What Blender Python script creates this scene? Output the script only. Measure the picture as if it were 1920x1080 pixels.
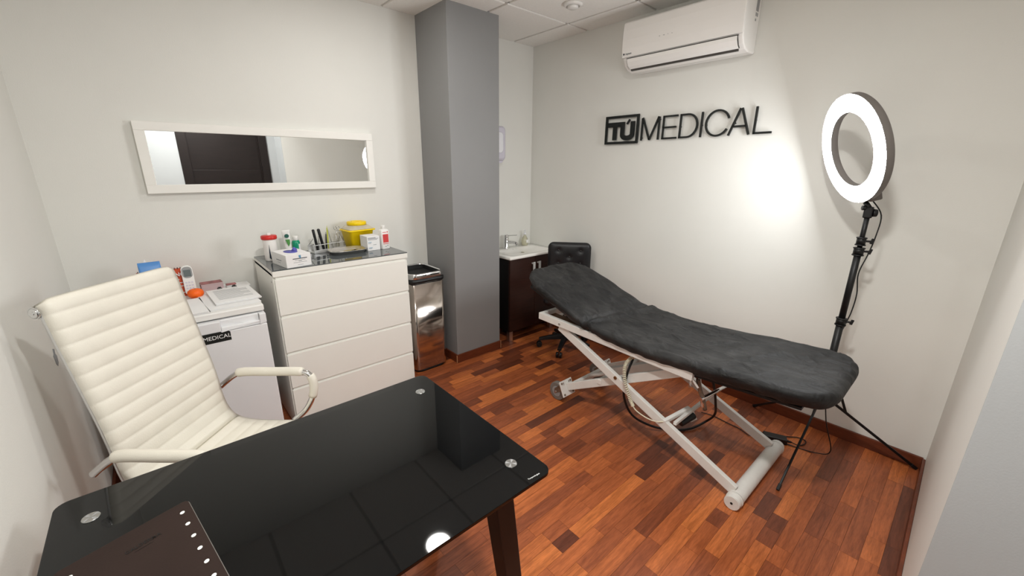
import bpy, bmesh, math, random
from mathutils import Vector, Matrix, noise
random.seed(7)
for o in list(bpy.data.objects): bpy.data.objects.remove(o)
SC = bpy.context.scene
COL = SC.collection
PI = math.pi
# ------------------------------------------------------------------ camera
H = 2.584                      # ceiling height; origin = floor corner of back and right wall
cam_d = bpy.data.cameras.new('camera'); cam = bpy.data.objects.new('camera', cam_d); COL.objects.link(cam)
cam_d.sensor_width = 36; cam_d.lens = 765.51 / 1920 * 36; cam_d.clip_start = 0.01
yaw, pit, rol = 0.849246, 0.288801, 0.0065135
fw = Vector((math.cos(yaw)*math.cos(pit), math.sin(yaw)*math.cos(pit), -math.sin(pit)))
rt = Vector((math.sin(yaw), -math.cos(yaw), 0)); up = rt.cross(fw)
r2 = rt*math.cos(rol) + up*math.sin(rol); u2 = up*math.cos(rol) - rt*math.sin(rol)
m = Matrix((r2, u2, -fw)).transposed().to_4x4(); m.translation = (-2.87605, -2.99635, 1.5491)
cam.matrix_world = m
SC.camera = cam
# ------------------------------------------------------------------ world and exposure
wd = bpy.data.worlds.new('world'); SC.world = wd; wd.use_nodes = True
wd.node_tree.nodes['Background'].inputs[0].default_value = (1, .95, .9, 1)
wd.node_tree.nodes['Background'].inputs[1].default_value = 0.05
SC.view_settings.view_transform = 'Standard'; SC.view_settings.look = 'None'
SC.view_settings.exposure = 0.55; SC.view_settings.gamma = 1.0; SC.view_settings.use_curve_mapping = False
DOWN_W = (3.5, 26.0)           # watts of the ceiling downlights: dimmed one by the back wall, bright one mid room
RING_E = 34.0                  # emission of the ring lamp's diffuser
DOWN_COL = (1.0, 0.99, 0.955)

# ------------------------------------------------------------------ materials
def lin(c):
    f = lambda v: v/12.92 if v <= .04045 else ((v+.055)/1.055)**2.4
    return tuple(f(v/255) for v in c) + (1,)
MATS = {}
def mat(name, c, rough=.5, metal=0, var=.04, scale=8, bump=0, bscale=60, spec=.5, coat=0, stretch=(1,1,1), alpha=None, trans=0, ior=1.45, emis=None, spots=None):
    M = bpy.data.materials.new(name); M.use_nodes = True; MATS[name] = M
    nt = M.node_tree; N = nt.nodes; L = nt.links; b = N['Principled BSDF']
    col = lin(c)
    tc = N.new('ShaderNodeTexCoord'); mp = N.new('ShaderNodeMapping'); mp.inputs['Scale'].default_value = stretch
    L.new(tc.outputs['Object'], mp.inputs[0])
    nz = N.new('ShaderNodeTexNoise'); nz.inputs['Scale'].default_value = scale; nz.inputs['Detail'].default_value = 4
    L.new(mp.outputs[0], nz.inputs['Vector'])
    cr = N.new('ShaderNodeValToRGB'); L.new(nz.outputs[0], cr.inputs[0])
    cr.color_ramp.elements[0].position = .3; cr.color_ramp.elements[1].position = .7
    cr.color_ramp.elements[0].color = tuple(max(0, v*(1-var)) for v in col[:3]) + (1,)
    cr.color_ramp.elements[1].color = tuple(min(1, v*(1+var)) for v in col[:3]) + (1,)
    L.new(cr.outputs[0], b.inputs['Base Color'])
    b.inputs['Roughness'].default_value = rough; b.inputs['Metallic'].default_value = metal
    b.inputs['Specular IOR Level'].default_value = spec; b.inputs['IOR'].default_value = ior
    b.inputs['Coat Weight'].default_value = coat; b.inputs['Transmission Weight'].default_value = trans
    if bump:
        n2 = N.new('ShaderNodeTexNoise'); n2.inputs['Scale'].default_value = bscale; n2.inputs['Detail'].default_value = 3
        L.new(mp.outputs[0], n2.inputs['Vector'])
        bp = N.new('ShaderNodeBump'); bp.inputs['Strength'].default_value = bump; bp.inputs['Distance'].default_value = .005
        L.new(n2.outputs[0], bp.inputs['Height']); L.new(bp.outputs[0], b.inputs['Normal'])
    if emis:
        b.inputs['Emission Color'].default_value = emis[0] + (1,); b.inputs['Emission Strength'].default_value = emis[1]
    return M
mat('wall_white', (233,232,226), .55, var=.012, scale=3, bump=.08, bscale=220)
mat('wall_grey', (140,140,140), .5, var=.015, scale=3, bump=.06, bscale=220)
mat('wall_grey_light', (186,189,190), .5, var=.015, scale=3, bump=.06, bscale=220)
mat('ceiling_tile', (246,243,238), .9, var=.02, scale=60, bump=.25, bscale=160)
mat('grid_metal', (214,210,204), .6)
mat('subfloor', (60,32,20), .7)
mat('baseboard', (104,50,28), .35, var=.25, scale=6, stretch=(3,3,40))
mat('baseboard_end', (196,150,110), .7)
mat('door_wood', (24,15,13), .5, var=.25, scale=5, stretch=(1,1,12))
mat('white_lacquer', (241,240,233), .38, var=.008)
mat('fridge_white', (232,232,233), .35, var=.008)
mat('grey_plastic', (150,150,150), .5)
mat('white_plastic', (236,234,230), .35, var=.01)
mat('ac_white', (246,243,239), .09, var=.006)
mat('ac_dark', (70,66,62), .5)
mat('black_plastic', (18,18,19), .42, var=.1)
mat('black_matte', (14,14,15), .6, var=.1)
mat('sign_black', (16,20,18), .45, var=.08)
mat('black_glass', (7,8,9), .03, var=.05, spec=.45)
mat('glass_edge', (30,48,44), .12)
mat('smoke_glass', (84,88,90), .04, var=.05, spec=1.0)
mat('chrome', (226,226,226), .09, 1, var=.02)
mat('brushed_steel', (196,186,178), .12, 1, var=.05, scale=30, stretch=(1,1,.04))
mat('steel', (190,190,188), .28, 1, var=.04)
mat('aluminium', (220,220,220), .3, 1, var=.03)
mat('mirror_glass', (246,248,248), .008, 1, var=.0)
mat('handle_alu', (214,214,212), .35, .35, var=.02)
mat('tray_steel', (214,212,208), .22, .75, var=.03)
mat('mirror_frame', (246,244,238), .4, var=.01)
mat('white_leather', (228,223,210), .45, var=.025, scale=14, bump=.12, bscale=260)
mat('white_steel', (226,223,218), .38, var=.03, scale=20)
mat('wheel_grey', (120,114,108), .6, var=.1)
mat('rust_steel', (128,112,98), .45, .5, var=.3, scale=40)
mat('black_leather', (26,26,28), .38, var=.12, scale=20, bump=.15, bscale=200)
mat('vanity_wood', (48,26,20), .3, var=.22, scale=7, stretch=(1,1,10))
mat('vanity_dark', (14,9,8), .5)
mat('porcelain', (244,242,236), .12, var=.004)
mat('desk_leg', (44,36,33), .35, .3, var=.08)
mat('desk_pad', (46,34,30), .6, var=.12, scale=5, bump=.08, bscale=240, spec=.2)
mat('pad_edge', (120,116,112), .5)
mat('pad_print', (5,4,4), .5)
mat('pad_dot', (240,242,236), .4)
mat('paper', (238,237,236), .8, var=.01)
mat('print_grey', (150,152,154), .8)
mat('print_dark', (70,74,80), .8)
mat('print_blue', (96,150,184), .7)
mat('yellow', (250,214,8), .38, var=.02)
mat('dome', (236,226,200), .3, trans=.35)
mat('red_lid', (206,44,38), .35)
mat('label_red', (214,66,66), .5)
mat('green_liquid', (20,150,112), .2)
mat('green_print', (84,150,74), .5)
mat('teal_print', (40,96,84), .5)
mat('pencil_green', (190,196,50), .4)
mat('glove_blue', (92,92,176), .5, var=.2, scale=40)
mat('canister', (240,236,232), .3)
mat('navy', (30,40,60), .3)
mat('orange_fruit', (250,104,8), .45, var=.05, bump=.3, bscale=160)
mat('calendar_orange', (212,84,44), .6)
mat('blue_pack', (92,148,214), .4)
mat('pink_card', (214,190,192), .7)
mat('card_art', (170,110,110), .6, var=.5, scale=30)
mat('screen_grey', (96,104,104), .25)
mat('soap_clear', (226,222,196), .12, trans=.5)
mat('dispenser', (214,210,222), .25, var=.01)
mat('dispenser_window', (240,240,244), .2)
mat('cream_cable', (222,216,192), .5)
mat('bronze', (120,84,50), .4, .6)
mat('lamp_diffuser', (255,252,246), .5, emis=((1.0, .97, .93), 18.0))
mat('ring_diffuser', (255,255,255), .5, emis=((.96, .98, 1.0), RING_E))
mat('ring_shell', (120,114,110), .5, var=.05)
# bed cover: dark non-woven cloth with chalky streaks
def cover_mat():
    M = mat('bed_cover', (44,44,45), .62, var=.18, scale=6, bump=.0)
    nt = M.node_tree; N = nt.nodes; L = nt.links; b = N['Principled BSDF']
    tc = N.new('ShaderNodeTexCoord')
    def chalk(scale, rot, stretch, lo, hi):
        mp = N.new('ShaderNodeMapping'); mp.inputs['Scale'].default_value = stretch; mp.inputs['Rotation'].default_value = (0, 0, rot); L.new(tc.outputs['Object'], mp.inputs[0])
        nz = N.new('ShaderNodeTexNoise'); nz.inputs['Scale'].default_value = scale; nz.inputs['Detail'].default_value = 10; nz.inputs['Roughness'].default_value = .72; nz.inputs['Distortion'].default_value = .6
        L.new(mp.outputs[0], nz.inputs['Vector'])
        r = N.new('ShaderNodeMapRange'); r.inputs[1].default_value = lo; r.inputs[2].default_value = hi; L.new(nz.outputs[0], r.inputs[0]); return r.outputs[0]
    a = chalk(3.0, .3, (1,1,1), .45, .8); c = chalk(7.0, .9, (5,1,1), .52, .85)
    mx = N.new('ShaderNodeMath'); mx.operation = 'MULTIPLY_ADD'; L.new(a, mx.inputs[0]); mx.inputs[1].default_value = .6; 
    m3 = N.new('ShaderNodeMath'); m3.operation = 'MULTIPLY'; L.new(c, m3.inputs[0]); m3.inputs[1].default_value = .7; L.new(m3.outputs[0], mx.inputs[2])
    cr = N.new('ShaderNodeValToRGB'); L.new(mx.outputs[0], cr.inputs[0])
    cr.color_ramp.elements[0].position = .0; cr.color_ramp.elements[0].color = lin((15,15,16))
    cr.color_ramp.elements[1].position = 1.0; cr.color_ramp.elements[1].color = lin((70,69,68))
    L.new(cr.outputs[0], b.inputs['Base Color'])
    mp = N.new('ShaderNodeMapping'); mp.inputs['Scale'].default_value = (1.6,1,1); mp.inputs['Rotation'].default_value = (0,0,.6); L.new(tc.outputs['Object'], mp.inputs[0])
    n3 = N.new('ShaderNodeTexNoise'); n3.inputs['Scale'].default_value = 7; n3.inputs['Detail'].default_value = 4; n3.inputs['Distortion'].default_value = 1.2
    L.new(mp.outputs[0], n3.inputs['Vector'])
    bp = N.new('ShaderNodeBump'); bp.inputs['Strength'].default_value = .6; bp.inputs['Distance'].default_value = .03
    L.new(n3.outputs[0], bp.inputs['Height']); L.new(bp.outputs[0], b.inputs['Normal'])
cover_mat()
# wood strips: tone attribute picks the colour of each strip
def wood_mat():
    M = bpy.data.materials.new('floor_wood'); MATS['floor_wood'] = M; M.use_nodes = True
    nt = M.node_tree; N = nt.nodes; L = nt.links; b = N['Principled BSDF']
    at = N.new('ShaderNodeAttribute'); at.attribute_name = 'tone'
    geo = N.new('ShaderNodeNewGeometry')
    mu = N.new('ShaderNodeMath'); mu.operation = 'MULTIPLY'; mu.inputs[1].default_value = 37.0; L.new(at.outputs['Fac'], mu.inputs[0])
    cx = N.new('ShaderNodeCombineXYZ'); L.new(mu.outputs[0], cx.inputs[0]); L.new(mu.outputs[0], cx.inputs[2])
    ad = N.new('ShaderNodeVectorMath'); ad.operation = 'ADD'; L.new(geo.outputs['Position'], ad.inputs[0]); L.new(cx.outputs[0], ad.inputs[1])
    mp = N.new('ShaderNodeMapping'); mp.inputs['Scale'].default_value = (2.2, 26, 1); L.new(ad.outputs[0], mp.inputs[0])
    nz = N.new('ShaderNodeTexNoise'); nz.inputs['Scale'].default_value = 2.2; nz.inputs['Detail'].default_value = 7; nz.inputs['Roughness'].default_value = .62; nz.inputs['Distortion'].default_value = .7
    L.new(mp.outputs[0], nz.inputs['Vector'])
    mp2 = N.new('ShaderNodeMapping'); mp2.inputs['Scale'].default_value = (14, 110, 1); L.new(ad.outputs[0], mp2.inputs[0])
    n2 = N.new('ShaderNodeTexNoise'); n2.inputs['Scale'].default_value = 2.0; n2.inputs['Detail'].default_value = 3; L.new(mp2.outputs[0], n2.inputs['Vector'])
    r1 = N.new('ShaderNodeValToRGB'); L.new(at.outputs['Fac'], r1.inputs[0])
    e = r1.color_ramp.elements; e[0].color = lin((106,56,37)); e[1].color = lin((208,120,64))
    a = e.new(.3); a.color = lin((146,79,49)); a = e.new(.65); a.color = lin((180,99,56))
    r2_ = N.new('ShaderNodeValToRGB'); L.new(nz.outputs[0], r2_.inputs[0])
    r2_.color_ramp.elements[0].position = .34; r2_.color_ramp.elements[0].color = (.55,.5,.47,1)
    r2_.color_ramp.elements[1].position = .62; r2_.color_ramp.elements[1].color = (1.06,1.06,1.06,1)
    mx = N.new('ShaderNodeMix'); mx.data_type = 'RGBA'; mx.blend_type = 'MULTIPLY'; mx.inputs[0].default_value = .8
    L.new(r1.outputs[0], mx.inputs[6]); L.new(r2_.outputs[0], mx.inputs[7])
    r3 = N.new('ShaderNodeValToRGB'); L.new(n2.outputs[0], r3.inputs[0])
    r3.color_ramp.elements[0].position = .3; r3.color_ramp.elements[0].color = (.72,.7,.68,1); r3.color_ramp.elements[1].position = .6; r3.color_ramp.elements[1].color = (1.05,1.05,1.05,1)
    m2 = N.new('ShaderNodeMix'); m2.data_type = 'RGBA'; m2.blend_type = 'MULTIPLY'; m2.inputs[0].default_value = .7
    L.new(mx.outputs[2], m2.inputs[6]); L.new(r3.outputs[0], m2.inputs[7])
    L.new(m2.outputs[2], b.inputs['Base Color'])
    b.inputs['Roughness'].default_value = .34; b.inputs['Specular IOR Level'].default_value = .45
wood_mat()

# ------------------------------------------------------------------ mesh helpers
class MB:
    def __init__(s): s.v = []; s.f = []; s.sm = []
    def add(s, vs, fs, smooth=False):
        o = len(s.v); s.v += [Vector(v) for v in vs]; s.f += [tuple(i+o for i in f) for f in fs]; s.sm += [smooth]*len(fs); return s
    def box(s, a, b):
        x0,y0,z0 = (min(a[i],b[i]) for i in range(3)); x1,y1,z1 = (max(a[i],b[i]) for i in range(3))
        return s.add([(x0,y0,z0),(x1,y0,z0),(x1,y1,z0),(x0,y1,z0),(x0,y0,z1),(x1,y0,z1),(x1,y1,z1),(x0,y1,z1)],
                     [(3,2,1,0),(4,5,6,7),(0,1,5,4),(1,2,6,5),(2,3,7,6),(3,0,4,7)])
    def bar(s, p, q, w, h, upv=(0,0,1)):            # rectangular bar from p to q
        p = Vector(p); q = Vector(q); d = (q-p).normalized(); u = Vector(upv); sd = d.cross(u)
        if sd.length < 1e-4: sd = d.cross(Vector((1,0,0)))
        sd.normalize(); u = sd.cross(d).normalized()
        vs = []
        for c in (p, q):
            for i, j in ((-1,-1),(1,-1),(1,1),(-1,1)): vs.append(c + sd*(i*w/2) + u*(j*h/2))
        return s.add(vs, [(3,2,1,0),(4,5,6,7),(0,1,5,4),(1,2,6,5),(2,3,7,6),(3,0,4,7)])
    def cyl(s, p, q, r, r1=None, n=20, caps=True):
        r1 = r if r1 is None else r1
        p = Vector(p); q = Vector(q); d = (q-p).normalized(); a = d.orthogonal().normalized(); b = d.cross(a)
        vs = []
        for c, rr in ((p, r), (q, r1)):
            for k in range(n):
                t = 2*PI*k/n; vs.append(c + a*(rr*math.cos(t)) + b*(rr*math.sin(t)))
        o = len(s.v); s.add(vs, [(k, (k+1)%n, n+(k+1)%n, n+k) for k in range(n)], True)
        if caps: s.add([vs[k] for k in range(n)][::-1], [tuple(range(n))]); s.add(vs[n:], [tuple(range(n))])
        return s
    def tube(s, pts, r, n=10, closed=False, rs=None):
        pts = [Vector(p) for p in pts]; N = len(pts); rings = []; prev = None
        for i, p in enumerate(pts):
            if closed: d = pts[(i+1)%N]-pts[i-1]
            else: d = pts[min(i+1,N-1)]-pts[max(i-1,0)]
            d.normalize()
            if prev is None: a = d.orthogonal().normalized()
            else:
                a = prev - d*prev.dot(d)
                a = a.normalized() if a.length > 1e-6 else d.orthogonal().normalized()
            prev = a; b = d.cross(a); rr = rs[i] if rs else r
            rings.append([p + a*(rr*math.cos(2*PI*k/n)) + b*(rr*math.sin(2*PI*k/n)) for k in range(n)])
        vs = [v for g in rings for v in g]; fs = []
        for i in range(N if closed else N-1):
            j = (i+1) % N
            for k in range(n): fs.append((i*n+k, i*n+(k+1)%n, j*n+(k+1)%n, j*n+k))
        s.add(vs, fs, True)
        if not closed: s.add(rings[0][::-1], [tuple(range(n))]); s.add(rings[-1], [tuple(range(n))])
        return s
    def lathe(s, prof, c=(0,0,0), n=28, sx=1, sy=1, axis='z'):
        vs = []; N = len(prof)
        for r, z in prof:
            for k in range(n):
                t = 2*PI*k/n; vs.append((c[0]+r*math.cos(t)*sx, c[1]+r*math.sin(t)*sy, c[2]+z))
        fs = [(i*n+k, i*n+(k+1)%n, (i+1)*n+(k+1)%n, (i+1)*n+k) for i in range(N-1) for k in range(n)]
        s.add(vs, fs, True)
        s.add(vs[:n][::-1], [tuple(range(n))]); s.add(vs[-n:], [tuple(range(n))])
        return s
    def prism(s, poly, z0, z1, fn=None, smooth=False):   # poly in 2D extruded along third axis; fn(x,y,z) maps to 3D
        fn = fn or (lambda x,y,z: (x,y,z)); n = len(poly)
        a = [fn(x,y,z0) for x,y in poly]; b = [fn(x,y,z1) for x,y in poly]
        s.add(a+b, [(k,(k+1)%n,n+(k+1)%n,n+k) for k in range(n)], smooth)
        s.add(a[::-1], [tuple(range(n))]); s.add(b, [tuple(range(n))]); return s
    def loops(s, L_, cap=True, smooth=True):             # skin a list of equal vertex loops
        n = len(L_[0]); vs = [v for g in L_ for v in g]
        s.add(vs, [(i*n+k, i*n+(k+1)%n, (i+1)*n+(k+1)%n, (i+1)*n+k) for i in range(len(L_)-1) for k in range(n)], smooth)
        if cap: s.add(list(L_[0])[::-1], [tuple(range(n))]); s.add(L_[-1], [tuple(range(n))])
        return s
    def xf(s, M):
        s.v = [M @ v for v in s.v]; return s
    def build(s, name, material, parent=None, bevel=0, seg=2, world=False, sub=0):
        vs = s.v
        if world and parent is not None:
            inv = root_matrix(parent).inverted(); vs = [inv @ v for v in vs]
        me = bpy.data.meshes.new(name); me.from_pydata([tuple(v) for v in vs], [], s.f); me.update()
        me.polygons.foreach_set('use_smooth', s.sm)
        bm = bmesh.new(); bm.from_mesh(me)
        bmesh.ops.remove_doubles(bm, verts=bm.verts, dist=1e-6)
        bmesh.ops.recalc_face_normals(bm, faces=bm.faces); bm.to_mesh(me); bm.free()
        me.materials.append(MATS[material])
        o = bpy.data.objects.new(name, me); COL.objects.link(o)
        if parent is not None: o.parent = parent
        if bevel:
            b = o.modifiers.new('bevel', 'BEVEL'); b.width = bevel; b.segments = seg; b.limit_method = 'ANGLE'; b.angle_limit = math.radians(40); b.harden_normals = False
        if sub:
            b = o.modifiers.new('sub', 'SUBSURF'); b.levels = sub; b.render_levels = sub
        return o
def root_matrix(o):
    chain = []
    while o is not None: chain.append(o); o = o.parent
    M = Matrix.Identity(4)
    for c in reversed(chain):
        M = M @ Matrix.Translation(c.location) @ c.rotation_euler.to_matrix().to_4x4()
    return M
def tag(o, label=None, cat=None, group=None, kind=None):
    if label: o['label'] = label
    if cat: o['category'] = cat
    if group: o['group'] = group
    if kind: o['kind'] = kind
    return o
def thing(name, label, cat, loc=(0,0,0), rz=0, group=None):
    o = bpy.data.objects.new(name, None); COL.objects.link(o); o.location = loc; o.rotation_euler = (0,0,rz); o.empty_display_size = .1
    return tag(o, label, cat, group)
def rrect(x0, y0, x1, y1, r, n=6):                       # rounded rectangle polygon
    r = min(r, (x1-x0)/2-1e-5, (y1-y0)/2-1e-5); P = []
    for cx, cy, a in ((x1-r,y1-r,0),(x0+r,y1-r,PI/2),(x0+r,y0+r,PI),(x1-r,y0+r,1.5*PI)):
        for k in range(n+1):
            t = a + PI/2*k/n; P.append((cx+r*math.cos(t), cy+r*math.sin(t)))
    return P
def smooth_path(pts, k=6):
    pts = [Vector(p) for p in pts]; out = []
    for i in range(len(pts)-1):
        p0 = pts[max(i-1,0)]; p1 = pts[i]; p2 = pts[i+1]; p3 = pts[min(i+2,len(pts)-1)]
        for j in range(k):
            t = j/k; out.append(.5*((2*p1)+(-p0+p2)*t+(2*p0-5*p1+4*p2-p3)*t*t+(-p0+3*p1-3*p2+p3)*t**3))
    out.append(pts[-1]); return out
def text(name, body, size, material, parent, M, bold=0, align='CENTER', sx=1.0, space=1.0, depth=.0004):
    cu = bpy.data.curves.new(name, 'FONT'); cu.body = body; cu.size = size; cu.align_x = align; cu.align_y = 'CENTER'; cu.extrude = depth; cu.offset = bold; cu.space_character = space; cu.resolution_u = 3
    t = bpy.data.objects.new(name, cu); COL.objects.link(t)
    dg = bpy.context.evaluated_depsgraph_get(); me = bpy.data.meshes.new_from_object(t.evaluated_get(dg))
    bpy.data.objects.remove(t); bpy.data.curves.remove(cu)
    me.transform(M @ Matrix.Diagonal((sx,1,1,1))); me.materials.clear(); me.materials.append(MATS[material]); me.name = name
    o = bpy.data.objects.new(name, me); COL.objects.link(o)
    if parent is not None: o.parent = parent
    return o
def frame_xz(loc, rz=0):      # text standing upright, read from -y
    return Matrix.Translation(loc) @ Matrix.Rotation(rz, 4, 'Z') @ Matrix.Rotation(PI/2, 4, 'X')
def frame_flat(loc, rz=0): return Matrix.Translation(loc) @ Matrix.Rotation(rz, 4, 'Z')
def frame_right_wall(loc): # on the right wall, read from -x: text runs towards -y
    return Matrix.Translation(loc) @ Matrix.Rotation(-PI/2, 4, 'Z') @ Matrix.Rotation(PI/2, 4, 'X')

# ================================================================== STRUCTURE
XL = -3.255; YC = lambda x: -3.084 + .011*x; YD = -3.40
def struct(o, label, cat=None): return tag(o, label, cat, kind='structure')
struct(MB().box((XL-.1, 0, -.05), (.1, .1, H+.1)).build('wall_back', 'wall_white'), 'off white painted wall with the long mirror')
struct(MB().box((0, -3.3, -.05), (.1, 0, H+.1)).build('wall_right', 'wall_white'), 'off white painted wall with the black lettering')
struct(MB().box((XL-.1, YD-.1, -.05), (XL, 0, H+.1)).build('wall_left', 'wall_white'), 'off white painted wall at the left, beside the white chair')
MB().prism([(-.02,-.03),(-.005,-.042),(.018,-.035),(.026,-.01),(.012,.005),(.02,.022),(-.004,.03),(-.012,.012),(-.028,.008)], .0002, .0012, lambda a,b,c:(XL+c,-.745+a,.835+b)).build('scuff_mark', 'print_grey', bpy.data.objects['wall_left'])
GX = -1.43
struct(MB().prism([(0,YC(0)),(GX,YC(GX)),(GX,-3.28),(0,-3.28)], -.05, H+.1).build('wall_front', 'wall_white'), 'off white wall strip right of the treatment couch')
struct(MB().prism([(GX-.003,YC(GX)),(GX-.003,YD),(GX+.1,YD),(GX+.1,-3.285),(GX,-3.285),(GX,YC(GX))], -.05, H+.1).build('wall_reveal', 'wall_grey_light'), 'grey painted wall return at the right edge of the photo')
wg = MB()
wg.box((GX+.1, YD, -.05), (-1.535, YD-.1, H+.1)); wg.box((-2.462, YD, -.05), (XL, YD-.1, H+.1)); wg.box((-1.535, YD, 2.10), (-2.462, YD-.1, H+.1))
struct(wg.build('wall_entrance', 'wall_grey_light'), 'grey painted wall round the dark door, seen in the mirror')
dr = MB().box((-1.625, YD-.03, 0), (-2.372, YD-.07, 2.02)).build('door_1', 'door_wood'); struct(dr, 'dark wenge door seen in the mirror')
for a, b in (((-1.536,YD+.012,0),(-1.625,YD-.09,2.10)), ((-2.372,YD+.012,0),(-2.461,YD-.09,2.10)), ((-1.625,YD+.012,2.02),(-2.372,YD-.09,2.10))):
    MB().box(a, b).build('door_frame', 'door_wood', dr, bevel=.003)
for zz in (.55, 1.02, 1.49, 1.96):
    MB().box((-1.64,YD-.028,zz-.464), (-2.36,YD-.032,zz)).build('door_panel', 'door_wood', dr, bevel=.002)
hd = MB().cyl((-2.31,YD-.03,1.03),(-2.31,YD+.0,1.03),.012); hd.bar((-2.31,YD,1.03),(-2.20,YD,1.03),.012,.018); hd.build('door_handle', 'aluminium', dr, bevel=.002)
# pillar
pl = MB().box((-1.1905, -.4131, -.02), (-.7443, -.0005, H+.05)).build('pillar', 'wall_grey', bevel=.004); struct(pl, 'dark grey square pillar between the chest and the washbasin')
# floor
fl = MB().box((XL-.1,YD-.1,-.08),(.1,.1,-.007)).build('floor', 'subfloor'); struct(fl, 'red brown wooden strip parquet floor')
PW = .0632
strips = []; row = 0; y = -.035
ytop = 0.0
while ytop > YD+.01:
    ybot = ytop - PW
    x = XL - random.random()*.3
    while x < 0:
        L_ = random.choice((.11,.16,.2,.26,.3,.34,.4,.46,.52))
        x1 = min(x+L_, 0.0)
        if 0 - x1 < .06: x1 = 0.0
        if x1 > XL: strips.append((max(x,XL), x1, ytop, ybot))
        x = x1
    ytop = ybot
camp = Vector((-2.876,-2.996,1.549))
def score(s):
    c = Vector(((s[0]+s[1])/2, (s[2]+s[3])/2, 0)); d = c-camp; zz = d.dot(fw)
    if zz < .2: return 9
    px = 960+765*d.dot(r2)/zz; py = 540-765*d.dot(u2)/zz
    if px < 700 or px > 1780 or py > 1130 or py < 560: return 9
    if px < 1000 and py > 700+ (px-795)*.737: return 8     # under the desk
    if c.x > -.75 and c.y > -.42: return 7
    return d.length/10
strips.sort(key=score)
def strip_mesh(mbs, name):
    mb = MB(); tones = []
    for s, t in mbs:
        g = .0004
        mb.box((s[0]+g, s[3]+g, -.0065), (s[1]-g, s[2]-g, 0)); tones += [t]*8
    me = bpy.data.meshes.new(name); me.from_pydata([tuple(v) for v in mb.v], [], mb.f); me.update()
    a = me.attributes.new('tone', 'FLOAT', 'POINT'); a.data.foreach_set('value', tones)
    me.materials.append(MATS['floor_wood']); o = bpy.data.objects.new(name, me); COL.objects.link(o); o.parent = fl; return o
tone = lambda: min(1, max(0, random.gauss(.5, .27)))
vis = [s for s in strips if score(s) < 7][:300]
visset = set(vis)
for s in vis: strip_mesh([(s, tone())], 'floor_strip')
o = strip_mesh([(s, tone()) for s in strips if s not in visset], 'floor_strip_remainder'); o['kind'] = 'stuff'
# baseboards
def base(name, a, b, label):
    o = MB().box(a, b).build(name, 'baseboard', bevel=.003); struct(o, label); return o
base('baseboard_right', (-.013, -3.075, 0), (-.0003, -.002, .07), 'red brown skirting board under the black lettering')
bf = MB().prism([(-.014,YC(-.014)+.013),(GX,YC(GX)+.013),(GX,YC(GX)+.0003),(-.014,YC(-.014)+.0003)], 0, .07).build('baseboard_front', 'baseboard', bevel=.003); struct(bf, 'red brown skirting board at the lower right edge')
base('baseboard_back', (XL+.014, -.013, 0), (-1.192, -.0003, .07), 'red brown skirting board behind the chest')
base('baseboard_left', (XL+.0003, YD+.02, 0), (XL+.013, -.002, .07), 'red brown skirting board behind the white chair')
bp_ = MB().box((-1.2035, -.426, 0), (-.7443, -.4135, .07)).build('baseboard_pillar', 'baseboard', bevel=.002); struct(bp_, 'red brown skirting board round the grey pillar')
MB().box((-1.2035, -.413, 0), (-1.191, -.001, .07)).build('baseboard_side', 'baseboard', bp_, bevel=.002)
MB().box((-.7440, -.426, 0), (-.7405, -.4135, .07)).build('baseboard_end', 'baseboard_end', bp_)
MB().box((-1.2065, -.4275, .004), (-1.2036, -.420, .066)).build('baseboard_corner', 'baseboard_end', bp_)
# ceiling: slab, hanging tiles, bars between them
ce = MB().box((XL-.1,YD-.1,H+.02),(.1,.1,H+.12)).build('ceiling', 'grid_metal'); struct(ce, 'suspended ceiling of square off white tiles')
gx = [0,-.242]; 
while gx[-1]-.6 > XL: gx.append(gx[-1]-.6)
gx.append(XL)
gy = [0,-.62]
while gy[-1]-.6 > YD: gy.append(gy[-1]-.6)
gy.append(YD)
for i in range(len(gx)-1):
    for j in range(len(gy)-1):
        g = .011
        MB().box((gx[i]-(g if i else 0), gy[j]-(g if j else 0), H), (gx[i+1]+(g if i < len(gx)-2 else 0), gy[j+1]+(g if j < len(gy)-2 else 0), H+.012)).build('ceiling_tile', 'ceiling_tile', ce, bevel=.002, seg=1)
for x in gx[1:-1]: MB().box((x-.012, 0, H+.009), (x+.012, YD, H+.02)).build('grid_bar', 'grid_metal', ce)
for y in gy[1:-1]: MB().box((0, y-.012, H+.009), (XL, y+.012, H+.02)).build('grid_bar', 'grid_metal', ce)
# ceiling lamps (round downlights), mirrored in the desk glass
def downlight(x, y, label, watts):
    t = thing('ceiling_downlight', label, 'ceiling light', (x, y, H), 0, 'round ceiling downlights')
    MB().lathe([(.115,-.0005),(.117,-.006),(.108,-.012),(.092,-.010),(.090,-.002),(.09,-.0005)]).build('trim_ring', 'white_plastic', t)
    MB().lathe([(.0885,-.002),(.0885,-.006),(.06,-.0065),(.001,-.0065)]).build('diffuser', 'lamp_diffuser', t)
    ld = bpy.data.lights.new('downlight_glow', 'AREA'); ld.shape = 'DISK'; ld.size = .17; ld.energy = watts; ld.color = DOWN_COL
    lo = bpy.data.objects.new('downlight_glow', ld); COL.objects.link(lo); lo.parent = t; lo.location = (0,0,-.013)
downlight(-1.742, -.92, 'lit round ceiling downlight mirrored in the black desk glass', DOWN_W[0])
downlight(-2.342, -2.72, 'lit round ceiling downlight between the desk and the doorway', DOWN_W[1])
t = thing('ceiling_vent', 'small round white vent in the ceiling tile beside the air conditioner', 'vent', (-.525, -.915, H))
MB().lathe([(.062,-.0005),(.064,-.008),(.056,-.016),(.044,-.02),(.042,-.006),(.04,-.0005)]).build('rim', 'white_plastic', t)
MB().lathe([(.036,-.0005),(.036,-.026),(.03,-.031),(.001,-.032)]).build('disc', 'white_plastic', t)

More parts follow.
